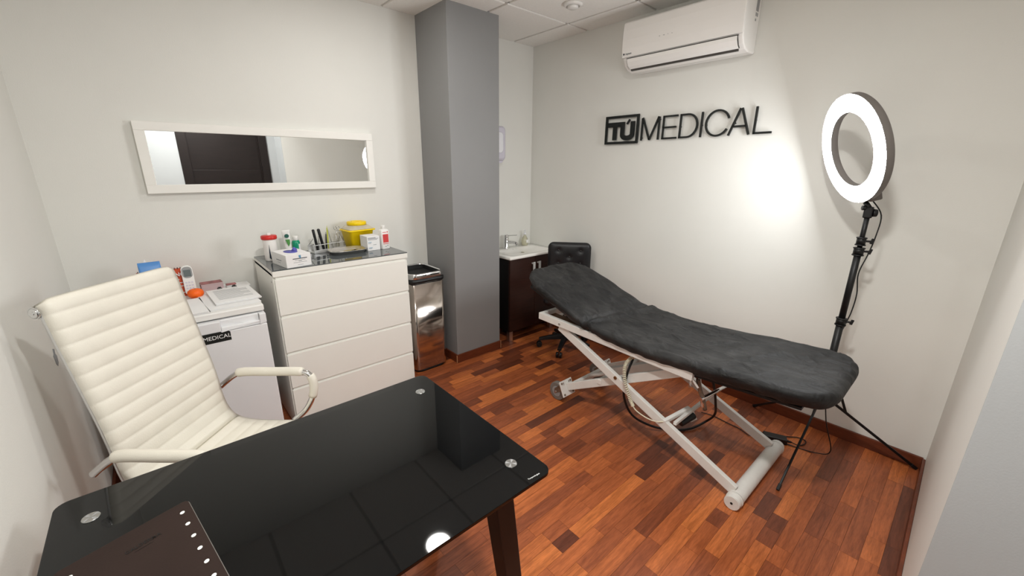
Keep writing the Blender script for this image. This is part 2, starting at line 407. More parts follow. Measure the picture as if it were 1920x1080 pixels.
# ================================================================== MIRROR
t = thing('wall_mirror', 'long white framed mirror hung sideways on the back wall', 'mirror', (-2.23, 0, 1.396))
fr = MB(); x0,x1,z0,z1 = -2.865,-1.597,1.397,1.764; w = .045
for a, b in (((x0,-.034,z0),(x1,-.001,z0+w)), ((x0,-.034,z1-w),(x1,-.001,z1)), ((x0,-.034,z0+w),(x0+w,-.001,z1-w)), ((x1-w,-.034,z0+w),(x1,-.001,z1-w))):
    MB().box(a, b).build('frame_rail', 'mirror_frame', t, bevel=.002, world=True)
gt = lambda x: -.022 + (x-(x0+x1)/2)*.0045
MB().prism([(x0+w-.004,gt(x0)),(x1-w+.004,gt(x1)),(x1-w+.004,-.002),(x0+w-.004,-.002)], z0+w-.004, z1-w+.004).build('glass', 'mirror_glass', t, world=True)

# ================================================================== CHEST OF DRAWERS
CX0, CX1, CYF = -2.4374, -1.6374, -.5311
t = thing('chest_of_drawers', 'white four drawer chest with smoked glass top', 'chest', ((CX0+CX1)/2, -.29, 0))
MB().box((CX0,CYF+.02,.0),(CX0+.018,-.05,.978)).build('side_panel', 'white_lacquer', t, bevel=.0015, world=True)
MB().box((CX1-.018,CYF+.02,.0),(CX1,-.05,.978)).build('side_panel', 'white_lacquer', t, bevel=.0015, world=True)
MB().box((CX0+.018,-.06,.02),(CX1-.018,-.05,.975)).build('back_panel', 'white_lacquer', t, world=True)
MB().box((CX0,CYF,.962),(CX1,-.05,.994)).build('top_board', 'white_lacquer', t, bevel=.0015, world=True)
MB().box((CX0+.03,CYF+.035,.0),(CX1-.03,CYF+.05,.06)).build('plinth', 'white_lacquer', t, world=True)
MB().box((CX0,CYF,.9945),(CX1,-.05,1.0)).build('glass_top', 'smoke_glass', t, bevel=.001, world=True)
zb = [.055,.283,.510,.738,.962]
for k in range(4):
    d = MB(); d.box((CX0+.006,CYF,zb[k]),(CX1-.006,CYF+.019,zb[k+1]-.017))
    o = d.build('drawer', 'white_lacquer', t, bevel=.0015, world=True)
    MB().box((CX0+.02,CYF+.02,zb[k]+.01),(CX1-.02,-.075,zb[k+1]-.03)).build('drawer_box', 'white_lacquer', o, world=True)
    MB().box((CX0+.012,CYF+.012,zb[k+1]-.0185),(CX1-.012,CYF+.03,zb[k+1]-.0002)).build('grip_rail', 'white_lacquer', t, bevel=.001, world=True)
MB().cyl((CX0-.0006,CYF+.06,.925),(CX0+.002,CYF+.06,.925),.006).build('screw_cap', 'grey_plastic', t, world=True)

ZT = 1.0003
# red lidded canister
t = thing('wipes_canister', 'white canister with a red screw lid on the chest', 'canister', (-2.372,-.235,ZT))
MB().lathe([(.034,0),(.036,.004),(.037,.12),(.036,.128),(.03,.13)]).build('body', 'canister', t)
MB().lathe([(.041,.128),(.0425,.131),(.0425,.146),(.039,.15),(.01,.151)]).build('lid', 'red_lid', t)
MB().lathe([(.011,.150),(.012,.152),(.011,.164),(.004,.166)]).build('spout', 'white_plastic', t)
MB().prism([(-.006,.02),(.007,.005),(.008,.06),(.0,.1),(-.004,.06)], -.0378, -.0368, lambda x,y,z:(x-.012,z+.003,y)).build('printed_stripe', 'navy', t)
# tube
t = thing('cream_tube', 'white squeezed tube with green print standing behind the glove box', 'tube', (-2.255,-.13,ZT), -.1)
L_ = []
for z, rx, ry in ((.0,.013,.013),(.022,.013,.013),(.024,.02,.02),(.05,.021,.017),(.1,.022,.009),(.148,.023,.0025),(.158,.023,.0025)):
    L_.append([(rx*math.cos(2*PI*k/24), ry*math.sin(2*PI*k/24)+z*.03, z) for k in range(24)])
MB().loops(L_[2:]).build('body', 'white_plastic', t); MB().loops(L_[:2]).build('cap', 'white_plastic', t)
MB().prism([(.013*math.cos(a),.012*math.sin(a)) for a in [2*PI*k/20 for k in range(20)]], -.012, -.0105, lambda x,y,z:(x,z,y+.122)).build('printed_badge', 'teal_print', t)
MB().prism([(-.011,.1),(.014,.1),(.014,.075),(.004,.055)], -.0165, -.013, lambda x,y,z:(x,z,y)).build('printed_leaf', 'green_print', t)
# green bottle
t = thing('green_bottle', 'small green liquid bottle with white cap beside the tube', 'bottle', (-2.205,-.125,ZT))
MB().lathe([(.022,0),(.024,.004),(.024,.075),(.02,.086),(.013,.09)], n=24).build('body', 'green_liquid', t)
MB().lathe([(.0165,.088),(.0175,.09),(.0175,.112),(.016,.115),(.004,.1155)], n=24).build('cap', 'white_plastic', t)
lb = MB(); n = 10
lb.loops([[(.0245*math.cos(a), .0245*math.sin(a), z) for a in [(-1.2+1.5*k/n) for k in range(n+1)]] for z in (.015,.065)], cap=False)
lb.build('label', 'paper', t)
# glove box
gr = math.atan2(.014,.125)
t = thing('glove_box', 'white carton with blue gloves showing at its top slot', 'box', (-2.361,-.529+.001,ZT), gr+.03)
BW,BD,BH = .135,.205,.072
bx = MB(); bx.box((0,0,0),(BW,BD,BH)); bx.build('carton', 'paper', t, bevel=.0015)
MB().lathe([(.001,0),(.034,0),(.034,.0015),(.001,.0015)], (BW/2,BD*.5,BH), sx=1.0, sy=1.5).build('slot', 'glove_blue', t)
gl = MB(); L_ = []
for i, (z, r) in enumerate(((0,.013),(.006,.013),(.013,.011),(.018,.007),(.021,.003))):
    L_.append([(BW/2+.022+ (r*1.1+.003*math.sin(3*a+i))*math.cos(a), BD*.5+(r*.8+.003*math.cos(4*a))*math.sin(a), BH+z+.002*math.sin(5*a)) for a in [2*PI*k/20 for k in range(20)]])
gl.loops(L_); gl.build('glove', 'glove_blue', t)
MB().prism([(-.0055,-.004),(.002,-.010),(.006,-.006),(.006,.008),(-.006,.008)], -.0006, -.0001, lambda x,y,z:(BW*.55+x,z,BH*.80+y)).build('printed_emblem', 'print_blue', t)
for zz, l, h in ((.047,.078,.0045),(.038,.058,.002),(.033,.018,.003),(.026,.074,.0018),(.012,.03,.002)):
    MB().box((BW*.55-l/2,-.0005,zz-h/2),(BW*.55+l/2,-.0001,zz+h/2)).build('printed_line', 'print_dark' if h > .004 else 'print_grey', t)
for yy, l, h in ((.032,.07,.005),(.02,.04,.002)):
    MB().box((-.0005,BD*.5-l/2,yy),(-.0001,BD*.5+l/2,yy+h)).build('printed_line', 'print_grey', t)
# instrument rack
RR = math.radians(14)
t = thing('instrument_rack', 'clear acrylic and steel rack holding instruments on the chest', 'rack', (-2.122,-.205,ZT), RR)
MB().box((0,0,0),(.225,.075,.006)).build('base_plate', 'handle_alu', t, bevel=.001)
MB().box((-.002,-.004,0),(.227,0,.02)).build('front_lip', 'handle_alu', t, bevel=.001)
MB().box((0,.072,.006),(.225,.075,.05)).build('back_plate', 'handle_alu', t, bevel=.001)
for y_ in (.012,.060): MB().bar((.0,y_,.05),(.225,y_,.05),.004,.004).build('rack_rail', 'handle_alu', t)
for x in (.002,.215): 
    MB().tube([(x+.004,-.002,.018),(x+.002+(.01 if x<.1 else -.02),.015,.1),(x+.004,.07,.05)], .002, 8).build('rack_wire', 'handle_alu', t)
def rk(x, y, z=0):  # point on rack to world
    c, s = math.cos(RR), math.sin(RR); return Vector((-2.122+c*x-s*y, -.205+s*x+c*y, ZT+z))
def tool_at(name, label, cat, x, y, lean=(0,0)):
    p = rk(x, y, .0505 if False else .0065); return thing(name, label, cat, p, RR)
def stick(name, label, cat, x, y, h, r0, r1, m_, lean, sq=1.0, tip=None):
    t = tool_at(name, label, cat, x, y)
    pts = [(lean*z, 0, z) for z in (0, h*.3, h*.7, h*.97, h)]
    MB().tube(pts, r0, 10, rs=[r0,r0,(r0+r1)/2,r1,r1*.5]).build('handle', m_, t)
    if tip: MB().tube([(lean*h,0,h-.001),(lean*(h+tip[0]),0,h+tip[0])], tip[1], 8).build('tip', tip[2], t)
    return t
stick('marker_pen', 'thick black marker at the left end of the rack', 'marker', .045,.035, .145,.0085,.0085,'black_plastic', -.12)
stick('marker_pen', 'thick black marker in the middle of the rack', 'marker', .088,.035, .145,.0085,.0095,'black_plastic', -.17)
stick('slim_pen', 'slim black pen standing between marker and green pencil', 'pen', .108,.04, .105,.005,.0035,'black_plastic', .08, tip=(.012,.0015,'black_plastic'))
stick('probe', 'short steel probe beside the left black marker', 'probe', .062,.05, .085,.003,.0025,'steel', .05, tip=(.01,.003,'white_plastic'))
stick('green_pencil', 'yellow green pencil in the instrument rack', 'pencil', .125,.045, .145,.0042,.0042,'pencil_green', .05, tip=(.012,.0014,'pencil_green'))
stick('steel_scalpel', 'slanted steel scalpel handle beside the green pencil', 'scalpel', .158,.04, .125,.0035,.002,'steel', -.19, tip=(.016,.0012,'steel'))
t = tool_at('scissors', 'steel scissors standing loops up in the rack', 'scissors', .178,.035)
MB().tube([(-.002,0,0),(.006,0,.06),(.013,0,.12)], .003, 8).build('blade', 'steel', t)
MB().tube([(.004,.004,0),(.008,.004,.06),(.02,.004,.12)], .003, 8).build('blade', 'steel', t)
for cx, cz in ((.006,.137),(.029,.133)):
    MB().tube([(cx+.0095*math.cos(a), 0, cz+.013*math.sin(a)) for a in [2*PI*k/16 for k in range(16)]], .0022, 6, closed=True).build('finger_loop', 'steel', t)
t = tool_at('tweezers', 'steel tweezers at the right end of the rack', 'tweezers', .207,.045)
for s_ in (-1,1): MB().tube(smooth_path([(0,0,0),(.004*s_,0,.04),(.009*s_,0,.075),(.012*s_+.003,0,.105)]), .0022, 6).build('arm', 'steel', t)
# steel tray
t = thing('steel_tray', 'shallow stainless steel kidney tray on the chest', 'tray', (-1.942,-.282,ZT), -.05)
L_ = []
for ex, z in ((0,0),(.004,.001),(.014,.022),(.022,.0225),(.022,.021),(.0145,.019),(.005,.003),(-.06,.003)):
    L_.append([(x,y,z) for x,y in rrect(-.095-ex*1,-.065-ex,.095+ex,.065+ex,.03+ex,5)])
MB().loops(L_).build('tray_body', 'tray_steel', t)
# sharps container
t = thing('sharps_container', 'yellow sharps bin with round yellow lid and clear collar', 'container', (-1.80,-.118,ZT), .1)
def taper(levels):
    return [[(x,y,z) for x,y in rrect(-a,-b,a,b,r,5)] for a,b,r,z in levels]
MB().loops(taper([(.066,.056,.015,0),(.07,.06,.016,.004),(.088,.074,.02,.112),(.092,.078,.02,.114),(.1,.084,.02,.116),(.1,.084,.02,.124),(.09,.076,.02,.125)])).build('bin', 'yellow', t, )
MB().loops(taper([(.09,.076,.02,.1255),(.088,.074,.025,.13),(.07,.064,.04,.15),(.062,.06,.055,.152)])).build('clear_collar', 'dome', t)
MB().lathe([(.06,.152),(.065,.154),(.065,.172),(.061,.176),(.04,.177),(.038,.173),(.001,.173)]).build('lid', 'yellow', t)
MB().box((-.035,-.006,.1725),(.035,.006,.1785)).build('lid_grip', 'yellow', t, bevel=.002)
# carton
t = thing('paper_carton', 'white printed carton in front of the yellow bin', 'box', (-1.822,-.334,ZT), .02)
MB().box((0,0,0),(.088,.115,.095)).build('carton', 'paper', t, bevel=.0015)
for zz, x0_, x1_, m_ in ((.083,.006,.06,'print_dark'),(.077,.006,.078,'print_grey'),(.071,.006,.07,'print_grey'),(.055,.006,.03,'print_blue'),(.047,.006,.026,'print_grey'),(.036,.04,.062,'print_grey'),(.018,.008,.034,'print_blue'),(.012,.008,.03,'print_grey')):
    MB().box((x0_,-.0005,zz),(x1_,-.0001,zz+.003)).build('printed_line', m_, t)
# red label bottle
t = thing('antiseptic_bottle', 'flat white bottle with a red label at the end of the chest', 'bottle', (-1.697,-.318,ZT), .12)
MB().loops(taper([(.029,.022,.008,0),(.03,.023,.008,.003),(.03,.023,.008,.125),(.026,.02,.012,.133),(.013,.013,.012,.137)])).build('body', 'white_plastic', t)
MB().lathe([(.0135,.136),(.0145,.138),(.0145,.158),(.013,.161),(.002,.161)], n=22).build('cap', 'white_plastic', t)
MB().box((-.021,-.0238,.045),(.021,-.0231,.102)).build('red_label', 'label_red', t)
for zz, x0_, x1_, m_ in ((.113,-.021,.006,'label_red'),(.112,.011,.019,'label_red'),(.035,-.021,.021,'label_red'),(.022,.006,.018,'print_grey'),(.016,-.008,.004,'print_grey'),(.085,-.003,.016,'label_red')):
    MB().box((x0_,-.0242 if zz == .085 else -.0236,zz),(x1_,-.0231,zz+(.008 if x0_==.011 else .004))).build('printed_line', m_, t)

# ================================================================== TRASH CAN
t = thing('trash_can', 'tall brushed steel bin with black band and chrome rim', 'trash can', (-1.405,-.215,0))
def rr3(a, b, r, z, yc=0): return [(x,y+yc,z) for x,y in rrect(-a,-b,a,b,r,8)]
MB().loops([rr3(.13,.155,.06,.0),rr3(.133,.158,.06,.004),rr3(.133,.158,.06,.022)]).build('foot', 'black_plastic', t)
MB().loops([rr3(.136,.161,.035,.023),rr3(.138,.163,.035,.026),rr3(.14,.165,.035,.72)], cap=True).build('body', 'brushed_steel', t)
MB().loops([rr3(.142,.167,.038,.7205),rr3(.145,.17,.04,.724),rr3(.145,.17,.04,.748),rr3(.14,.165,.04,.75)]).build('black_band', 'black_plastic', t)
MB().loops([rr3(.139,.164,.045,.7505),rr3(.142,.167,.045,.756),rr3(.139,.164,.05,.785),rr3(.134,.159,.048,.793),rr3(.128,.151,.045,.79),rr3(.124,.146,.045,.752)], cap=False).build('rim', 'chrome', t)
MB().loops([rr3(.1265,.149,.045,.784),rr3(.1225,.1445,.045,.7515)], cap=False).build('liner', 'black_matte', t)
MB().box((-.118,-.14,.7512),(.118,.14,.7545)).build('flap', 'black_matte', t)
MB().box((-.018,-.1685,.765),(.018,-.164,.78)).build('sensor', 'steel', t, bevel=.002)

# ================================================================== FRIDGE
FX0, FX1, FYF, FH = -3.06, -2.515, -.625, .845
t = thing('mini_fridge', 'white under counter fridge with a black sticker', 'fridge', ((FX0+FX1)/2,-.34,0))
MB().box((FX0,FYF+.055,.03),(FX1,-.06,FH-.035)).build('body', 'fridge_white', t, bevel=.003, world=True)
MB().box((FX0-.002,FYF+.03,FH-.034),(FX1+.002,-.055,FH)).build('worktop', 'white_plastic', t, bevel=.006, world=True)
dd = MB().box((FX0,FYF,.075),(FX1,FYF+.05,FH-.095)).build('door', 'fridge_white', t, bevel=.006, world=True)
hd = MB(); zc = FH-.093
hd.box((FX0,FYF,zc),(FX1-.20,FYF+.05,FH-.04)); hd.box((FX1-.03,FYF,zc),(FX1,FYF+.05,FH-.04)); hd.box((FX1-.20,FYF+.02,zc),(FX1-.03,FYF+.05,FH-.04)); hd.box((FX1-.20,FYF,zc),(FX1-.03,FYF+.02,zc+.02))
hd.build('handle_strip', 'fridge_white', dd, bevel=.004, world=True)
for x in (FX0+.05,FX1-.05):
    for y_ in (FYF+.1,-.12): MB().cyl((x,y_,0),(x,y_,.032),.018).build('foot', 'grey_plastic', t, world=True)
st = MB().prism([(-2.845,.70),(-2.681,.70),(-2.681,.744),(-2.689,.752),(-2.845,.752)], FYF-.0008, FYF-.0001, lambda x,y,z:(x,z,y)).build('sticker', 'sign_black', t, world=True)
im = root_matrix(t).inverted()
text('sticker_lettering', 'MEDICAL', .0285, 'paper', st, im @ frame_xz((-2.738,FYF-.001,.726)), sx=.98)
MB().box((-2.835,FYF-.0014,.712),(-2.803,FYF-.0009,.742)).build('sticker_square', 'paper', st, world=True)
text('sticker_lettering', 'TÚ', .026, 'sign_black', st, im @ frame_xz((-2.819,FYF-.0016,.726)), bold=.0008, sx=.85)
ZF = FH+.0004
# papers on fridge
def paper_stack(name, label, cx, cy, w, d, h, rz, n, group=None, lines=True, z=ZF, m_='paper'):
    t = thing(name, label, 'papers', (cx,cy,z), rz)
    for k in range(n):
        o = MB().box((-w/2+.002*math.sin(k*2.1),-d/2+.002*math.cos(k*1.7),k*h/n),(w/2+.002*math.sin(k*2.1),d/2+.002*math.cos(k*1.7),(k+.8)*h/n)).build('sheet', m_, t)
    if lines:
        for k in range(11):
            MB().box((-w*.38,d*.36-k*d*.065,h*1.0-.0002*1),(w*(.38 if k%4 else .2),d*.36-k*d*.065-.0022,h+.0003)).build('printed_line', 'print_grey', t)
    return t
paper_stack('paper_stack', 'loose white paper sheets beside the chair on the fridge', -2.855,-.44,.21,.297,.012,.03,3, lines=False)
paper_stack('document_folder', 'white folder lying under the printed documents on the fridge', -2.640,-.40,.225,.32,.012,.08,3, lines=False)
paper_stack('printed_documents', 'printed form pages stacked on top of the white folder', -2.612,-.365,.205,.30,.012,.04,3, z=ZF+.0125)
paper_stack('white_envelope', 'white sheet lying behind the printed pages at the wall', -2.575,-.12,.15,.1,.012,.02,2, lines=False)
for x_, lb in ((-2.655,'small black paper clip beside the leaflet stack'),(-2.585,'small black paper clip beside the white sheet')):
    t = thing('paper_clip', lb, 'clip', (x_,-.212,ZF+.0245)); MB().prism([(-.012,0),(.012,0),(.006,.009),(-.006,.009)],-.006,.006,lambda x,y,z:(x,z,y)).build('clip_body','black_plastic',t)
    MB().tube([(-.005,0,.008),(-.006,-.014,.004),(.006,-.014,.004),(.005,0,.008)],.0009,6).build('clip_wire','steel',t)
# orange
t = thing('orange_fruit', 'bright orange mandarin in front of the remote control', 'fruit', (-2.768,-.245,ZF))
MB().lathe([(.004,.0),(.016,.001),(.028,.007),(.036,.018),(.038,.028),(.035,.039),(.026,.048),(.013,.0525),(.004,.0515),(.0005,.051)], n=32).build('peel', 'orange_fruit', t)
MB().lathe([(.0035,.0512),(.003,.053),(.0005,.0535)], n=10).build('stem', 'green_print', t)
# remote
t = thing('remote_control', 'white remote control leaning upright on the fridge', 'remote', (-2.782,-.182,ZF), .0)
b = MB(); P = rrect(-.026,0,.026,.165,.024,8)
b.prism(P, -.009, .009, lambda x,y,z:(x, z+y*.22, y+.003)); b.build('body', 'white_plastic', t, bevel=.003)
MB().prism(rrect(-.0225,.098,.0225,.158,.018,6), -.0104, -.0088, lambda x,y,z:(x, z+y*.22, y+.003)).build('face', 'grey_plastic', t)
MB().prism(rrect(-.016,.106,.016,.142,.002,2), -.0112, -.0103, lambda x,y,z:(x, z+y*.22, y+.003)).build('screen', 'screen_grey', t)
for r_ in range(4):
    for c_ in range(3): MB().prism(rrect(-.018+.013*c_,.022+.016*r_,-.009+.013*c_,.030+.016*r_,.002,2), -.0105, -.0089, lambda x,y,z:(x, z+y*.22, y+.003)).build('button', 'dispenser', t)
# calendar (easel)
t = thing('desk_calendar', 'orange spiral bound desk calendar standing on the fridge', 'calendar', (-2.875,-.115,ZF), 0)
for sgn in (1,-1):
    MB().prism([(-.115,0),(.115,0),(.115,.15),(-.115,.15)], 0, .0025, lambda x,y,z:(x, sgn*(-.045+.04*y/.15)+z, y)).build('page', 'calendar_orange', t)
for k in range(18):
    xx = -.108+.0127*k
    MB().tube([(xx, .006*math.cos(a), .15+.006*math.sin(a)) for a in [2*PI*j/8 for j in range(8)]], .0016, 5, closed=True).build('spiral_ring', 'black_plastic', t)
text('calendar_lettering', 'NO', .03, 'paper', t, Matrix.Translation((.062,-.0335,.122)) @ Matrix.Rotation(PI/2-.26,4,'X'), bold=.0004)
for k in range(5):
    MB().prism(rrect(.03+.014*(k%2),.09-.018*k,.055+.014*(k%3),.094-.018*k,.0015,2), -.001, 0, lambda x,y,z:(x, -.045+.04*y/.15+z, y)).build('printed_line', 'paper', t)
# blue pack
t = thing('blue_pack', 'light blue plastic tissue pack propped on the calendar', 'pack', (-2.928,-.215,ZF), .05)
L_ = []
for k, (z, a, b_) in enumerate(((0,.045,.012),(.03,.047,.02),(.12,.047,.02),(.19,.046,.012),(.212,.045,.003))):
    L_.append([(x+ .001*math.sin(7*x*50), y+z*.2, z) for x,y in rrect(-a,-b_,a,b_,b_*.9,5)])
MB().loops(L_).build('wrapper', 'blue_pack', t)
MB().prism([(-.02,.213),(-.008,.213),(-.013,.23)], -.002, .002, lambda x,y,z:(x,z+y*.2,y)).build('tissue_tip', 'paper', t)
MB().box((-.03,.012,.125),(.03,.0125,.129)).build('printed_line', 'paper', t)
# card stacks
t = thing('leaflet_stack', 'stack of pale leaflets with a pink picture on top, behind the orange', 'leaflets', (-2.682,-.118,ZF), .04)
for k in range(9): MB().box((-.052+.0012*math.sin(k*2.3),-.036+.001*math.cos(k*1.9),.0052*k),(.052+.0012*math.sin(k*2.3),.036+.001*math.cos(k*1.9),.0052*k+.0047)).build('leaflet', 'pink_card', t)
MB().box((-.051,-.035,.0468),(.051,.035,.0476)).build('picture', 'card_art', t)
t = thing('card_pile', 'small low pile of picture cards beside the leaflet stack', 'cards', (-2.592,-.150,ZF+.0125), .05)
for k in range(3): MB().box((-.024,-.018,.006*k),(.024,.018,.006*k+.005)).build('card', 'card_art' if k == 2 else 'paper', t)

# ================================================================== OFFICE CHAIR
CH = (-2.888,-1.203,0); CYAW = -.783
t = thing('office_chair', 'white ribbed leather high back office chair behind the desk', 'chair', CH, CYAW)
prof = [(-.196,1.128),(-.190,1.147),(-.174,1.150),(-.163,1.118),(-.150,1.04),(-.133,.95),(-.112,.84),(-.094,.74),(-.084,.66),(-.080,.60),(-.066,.535),(-.035,.492),(.02,.474),(.10,.470),(.20,.474),(.30,.478),(.38,.474),(.43,.455),(.455,.42)]
path = smooth_path([(a,0,b) for a,b in prof], 8)
# resample by arc length
S = [0]
for i in range(1,len(path)): S.append(S[-1]+(path[i]-path[i-1]).length)
def at_s(s_):
    s_ = min(max(s_,0),S[-1]-1e-6)
    for i in range(1,len(S)):
        if S[i] >= s_:
            f = (s_-S[i-1])/(S[i]-S[i-1]+1e-9); p = path[i-1].lerp(path[i],f); d = (path[i]-path[i-1]).normalized(); return p, Vector((-d.z,0,d.x))*-1
W2 = .232; PIT = .0505
split = 0
for i in range(len(path)):
    if path[i].x > -.03 and path[i].z < .5: split = S[i]; break
def uphol(s0, s1, name):
    n = int((s1-s0)/.0042); L_ = []
    for i in range(n+1):
        s_ = s0+(s1-s0)*i/n; p, nr = at_s(s_)
        if nr.x < 0 and p.z > .5: nr = -nr
        if p.z <= .5 and nr.z < 0: nr = -nr
        rib = abs(math.sin(PI*(s_-.02)/PIT)); h = .0105 + .0075*(rib**.32)
        edge = min(1, (i+.3)/3, (n-i+.3)/3)
        loop = []
        m_ = 16
        for k in range(m_+1):
            v = -1+2*k/m_; e = (1-abs(v)**10)**.5
            loop.append(p + nr*(h*e*edge) + Vector((0,W2*v,0)))
        for k in range(m_,-1,-1):
            v = -1+2*k/m_; e = (1-abs(v)**10)**.5
            loop.append(p - nr*(.006*e*edge+.0005) + Vector((0,W2*v*.998,0)))
        L_.append(loop)
    return MB().loops(L_).build(name, 'white_leather', t)
uphol(.0, split, 'backrest'); uphol(split+.0005, S[-1], 'seat')
for s_ in (-1,1):
    pts = [at_s(S[-1]*k/60)[0] + Vector((-.008 if k < 34 else 0,s_*(W2-.006),0 if k < 30 else -.009)) for k in range(2,59)]
    MB().tube(pts, .007, 8).build('side_rail', 'aluminium', t)
    # arm loop
    ya = s_*.272
    arm = smooth_path([(-.118,ya,.603),(-.088,ya,.628),(-.045,ya,.660),(.0,ya,.678),(.13,ya,.685),(.262,ya,.690),(.298,ya,.678),(.312,ya,.645),(.305,ya,.585),(.262,ya,.505),(.215,s_*.245,.462)], 6)
    MB().tube(arm, .0125, 12).build('arm_tube', 'chrome', t)
    MB().tube([p+Vector((0,0,.001)) for p in arm[15:32]], .019, 12, rs=[.014]+[.0195]*15+[.016]).build('arm_pad', 'white_leather', t)
    MB().tube(arm[37:50], .0185, 12, rs=[.0175]*13).build('arm_sleeve', 'white_leather', t)
    MB().cyl((-.112,s_*.225,.606),(-.112,s_*.262,.606),.008).build('arm_bolt', 'chrome', t)
    if s_ < 0: MB().cyl(Vector((-.178,s_*(W2-.005),1.132)),Vector((-.178,s_*(W2+.004),1.132)),.011).build('top_tube_end', 'chrome', t)
    kb = MB(); kb.cyl((-.178,s_*(W2+.0045),1.132),(-.178,s_*(W2+.0085),1.132),.0185); kb.cyl((-.178,s_*(W2+.0085),1.132),(-.178,s_*(W2+.011),1.132),.0165,.012); kb.cyl((-.178,s_*(W2+.011),1.132),(-.178,s_*(W2+.0125),1.132),.005)
    if s_ < 0: kb.build('top_knob', 'chrome', t)
MB().cyl((-.178,-W2+.006,1.132),(-.178,W2-.006,1.132),.009).build('top_tube', 'aluminium', t)
MB().bar((-.115,-W2+.014,.76),(-.115,W2-.014,.76),.012,.03).build('back_stretcher', 'aluminium', t)
MB().bar((.17,-W2,.455),(.17,W2,.455),.05,.012).build('seat_stretcher', 'aluminium', t)
def star_base(t, cx, cy, hub_z, R, m_arm, m_cast, rot=0, arm_w=.045, top_z=.42, column='chrome', flat=False):
    MB().cyl((cx,cy,hub_z-.03),(cx,cy,hub_z+.05),.032,.026).build('hub', m_arm, t)
    MB().cyl((cx,cy,hub_z+.05),(cx,cy,top_z),.025).build('gas_column', column, t)
    MB().cyl((cx,cy,hub_z+.05),(cx,cy,(hub_z+top_z)/2+.03),.031).build('column_cover', m_cast, t)
    for k in range(5):
        a = rot+2*PI*k/5; d = Vector((math.cos(a),math.sin(a),0)); c = Vector((cx,cy,0))
        MB().loops([[c+d*r_+Vector((0,0,z))+Vector((-d.y,d.x,0))*(i*w/2)+Vector((0,0,j*hh/2)) for i,j in ((-1,-1),(1,-1),(.8,1),(-.8,1))] for r_,z,w,hh in ((.02,hub_z,arm_w,.045),(R*.6,hub_z-.012,arm_w*.8,.034),(R,hub_z-.03,arm_w*.7,.024))], smooth=False).build('base_arm', m_arm, t, bevel=.004)
        e = c+d*(R-.015)
        o = MB().cyl(e+Vector((0,0,.048)),e+Vector((0,0,hub_z-.03)),.007).build('caster_stem', 'steel', t)
        tg = Vector((-d.y,d.x,0)); cc = MB(); off = d*.012
        for s_ in (-1,1): cc.cyl(e+off+tg*(s_*.006)+Vector((0,0,.026)),e+off+tg*(s_*.024)+Vector((0,0,.026)),.026,.023)
        cc.build('caster', m_cast, t)
star_base(t, .19, 0, .115, .29, 'chrome', 'black_plastic', .4, top_z=.45)
MB().box((.09,-.09,.440),(.29,.09,.452)).build('tilt_plate', 'black_plastic', t, bevel=.004)
MB().tube([(.19,.06,.436),(.19,.2,.43),(.19,.245,.426)],.006,8).build('tilt_lever', 'black_plastic', t)

# ================================================================== DESK
t = thing('glass_desk', 'black glass top desk with dark slanted metal legs', 'desk', (-2.677,-2.012,0))
DX0,DX1,DY0,DY1,DZ = -3.183,-2.171,-2.370,-1.660,.75
MB().prism(rrect(DX0,DY0,DX1,DY1,.028,6), DZ-.010, DZ).build('glass_top', 'black_glass', t, bevel=.0012, world=True)
discs = [(-3.112,-1.768),(-2.246,-1.771),(-2.243,-2.277),(-3.112,-2.275)]
for (x,y_) in discs:
    d = MB(); d.cyl((x,y_,DZ),(x,y_,DZ+.002),.0172,.0165,n=32); o = d.build('disc', 'steel', t, world=True)
    for k in range(4):
        a = k*PI/2+.4; w_ = MB(); n_ = 6
        w_.add([(x,y_,DZ+.0022)]+[(x+.0155*math.cos(a+.55*j/n_), y_+.0155*math.sin(a+.55*j/n_), DZ+.0022) for j in range(n_+1)], [(0,j+1,j+2) for j in range(n_)]); w_.build('disc_facet', 'grey_plastic', o, world=True)
cx_, cy_ = (DX0+DX1)/2, (DY0+DY1)/2
for (x,y_) in discs:
    sx = 1 if x > cx_ else -1; sy = 1 if y_ > cy_ else -1
    tx, ty = x-sx*.055, y_-sy*(-.0)
    L_ = []
    for z, w_, ox in ((DZ-.011,.062,0),(0,.05,.075)):
        L_.append([(tx+sx*ox+i*w_/2, ty+sy*ox*.35+j*w_/2, z) for i,j in ((-1,-1),(1,-1),(1,1),(-1,1))])
    MB().loops(L_, smooth=False).build('leg', 'desk_leg', t, bevel=.003, world=True)
for s_ in (0,1):
    yy = discs[0][1] if s_ else discs[3][1]
    MB().box((-3.02,yy-.012,DZ-.05),(-2.335,yy+.012,DZ-.0115)).build('rail', 'desk_leg', t, world=True)
for xx in (-3.06,-2.298): MB().box((xx-.012,-2.24,DZ-.05),(xx+.012,-1.80,DZ-.0115)).build('rail', 'desk_leg', t, world=True)
text('glass_lettering', 'Tempered glass', .0062, 'paper', t, root_matrix(t).inverted() @ frame_flat((-2.2285,-2.3545,DZ+.0002), -.08), depth=.0001)
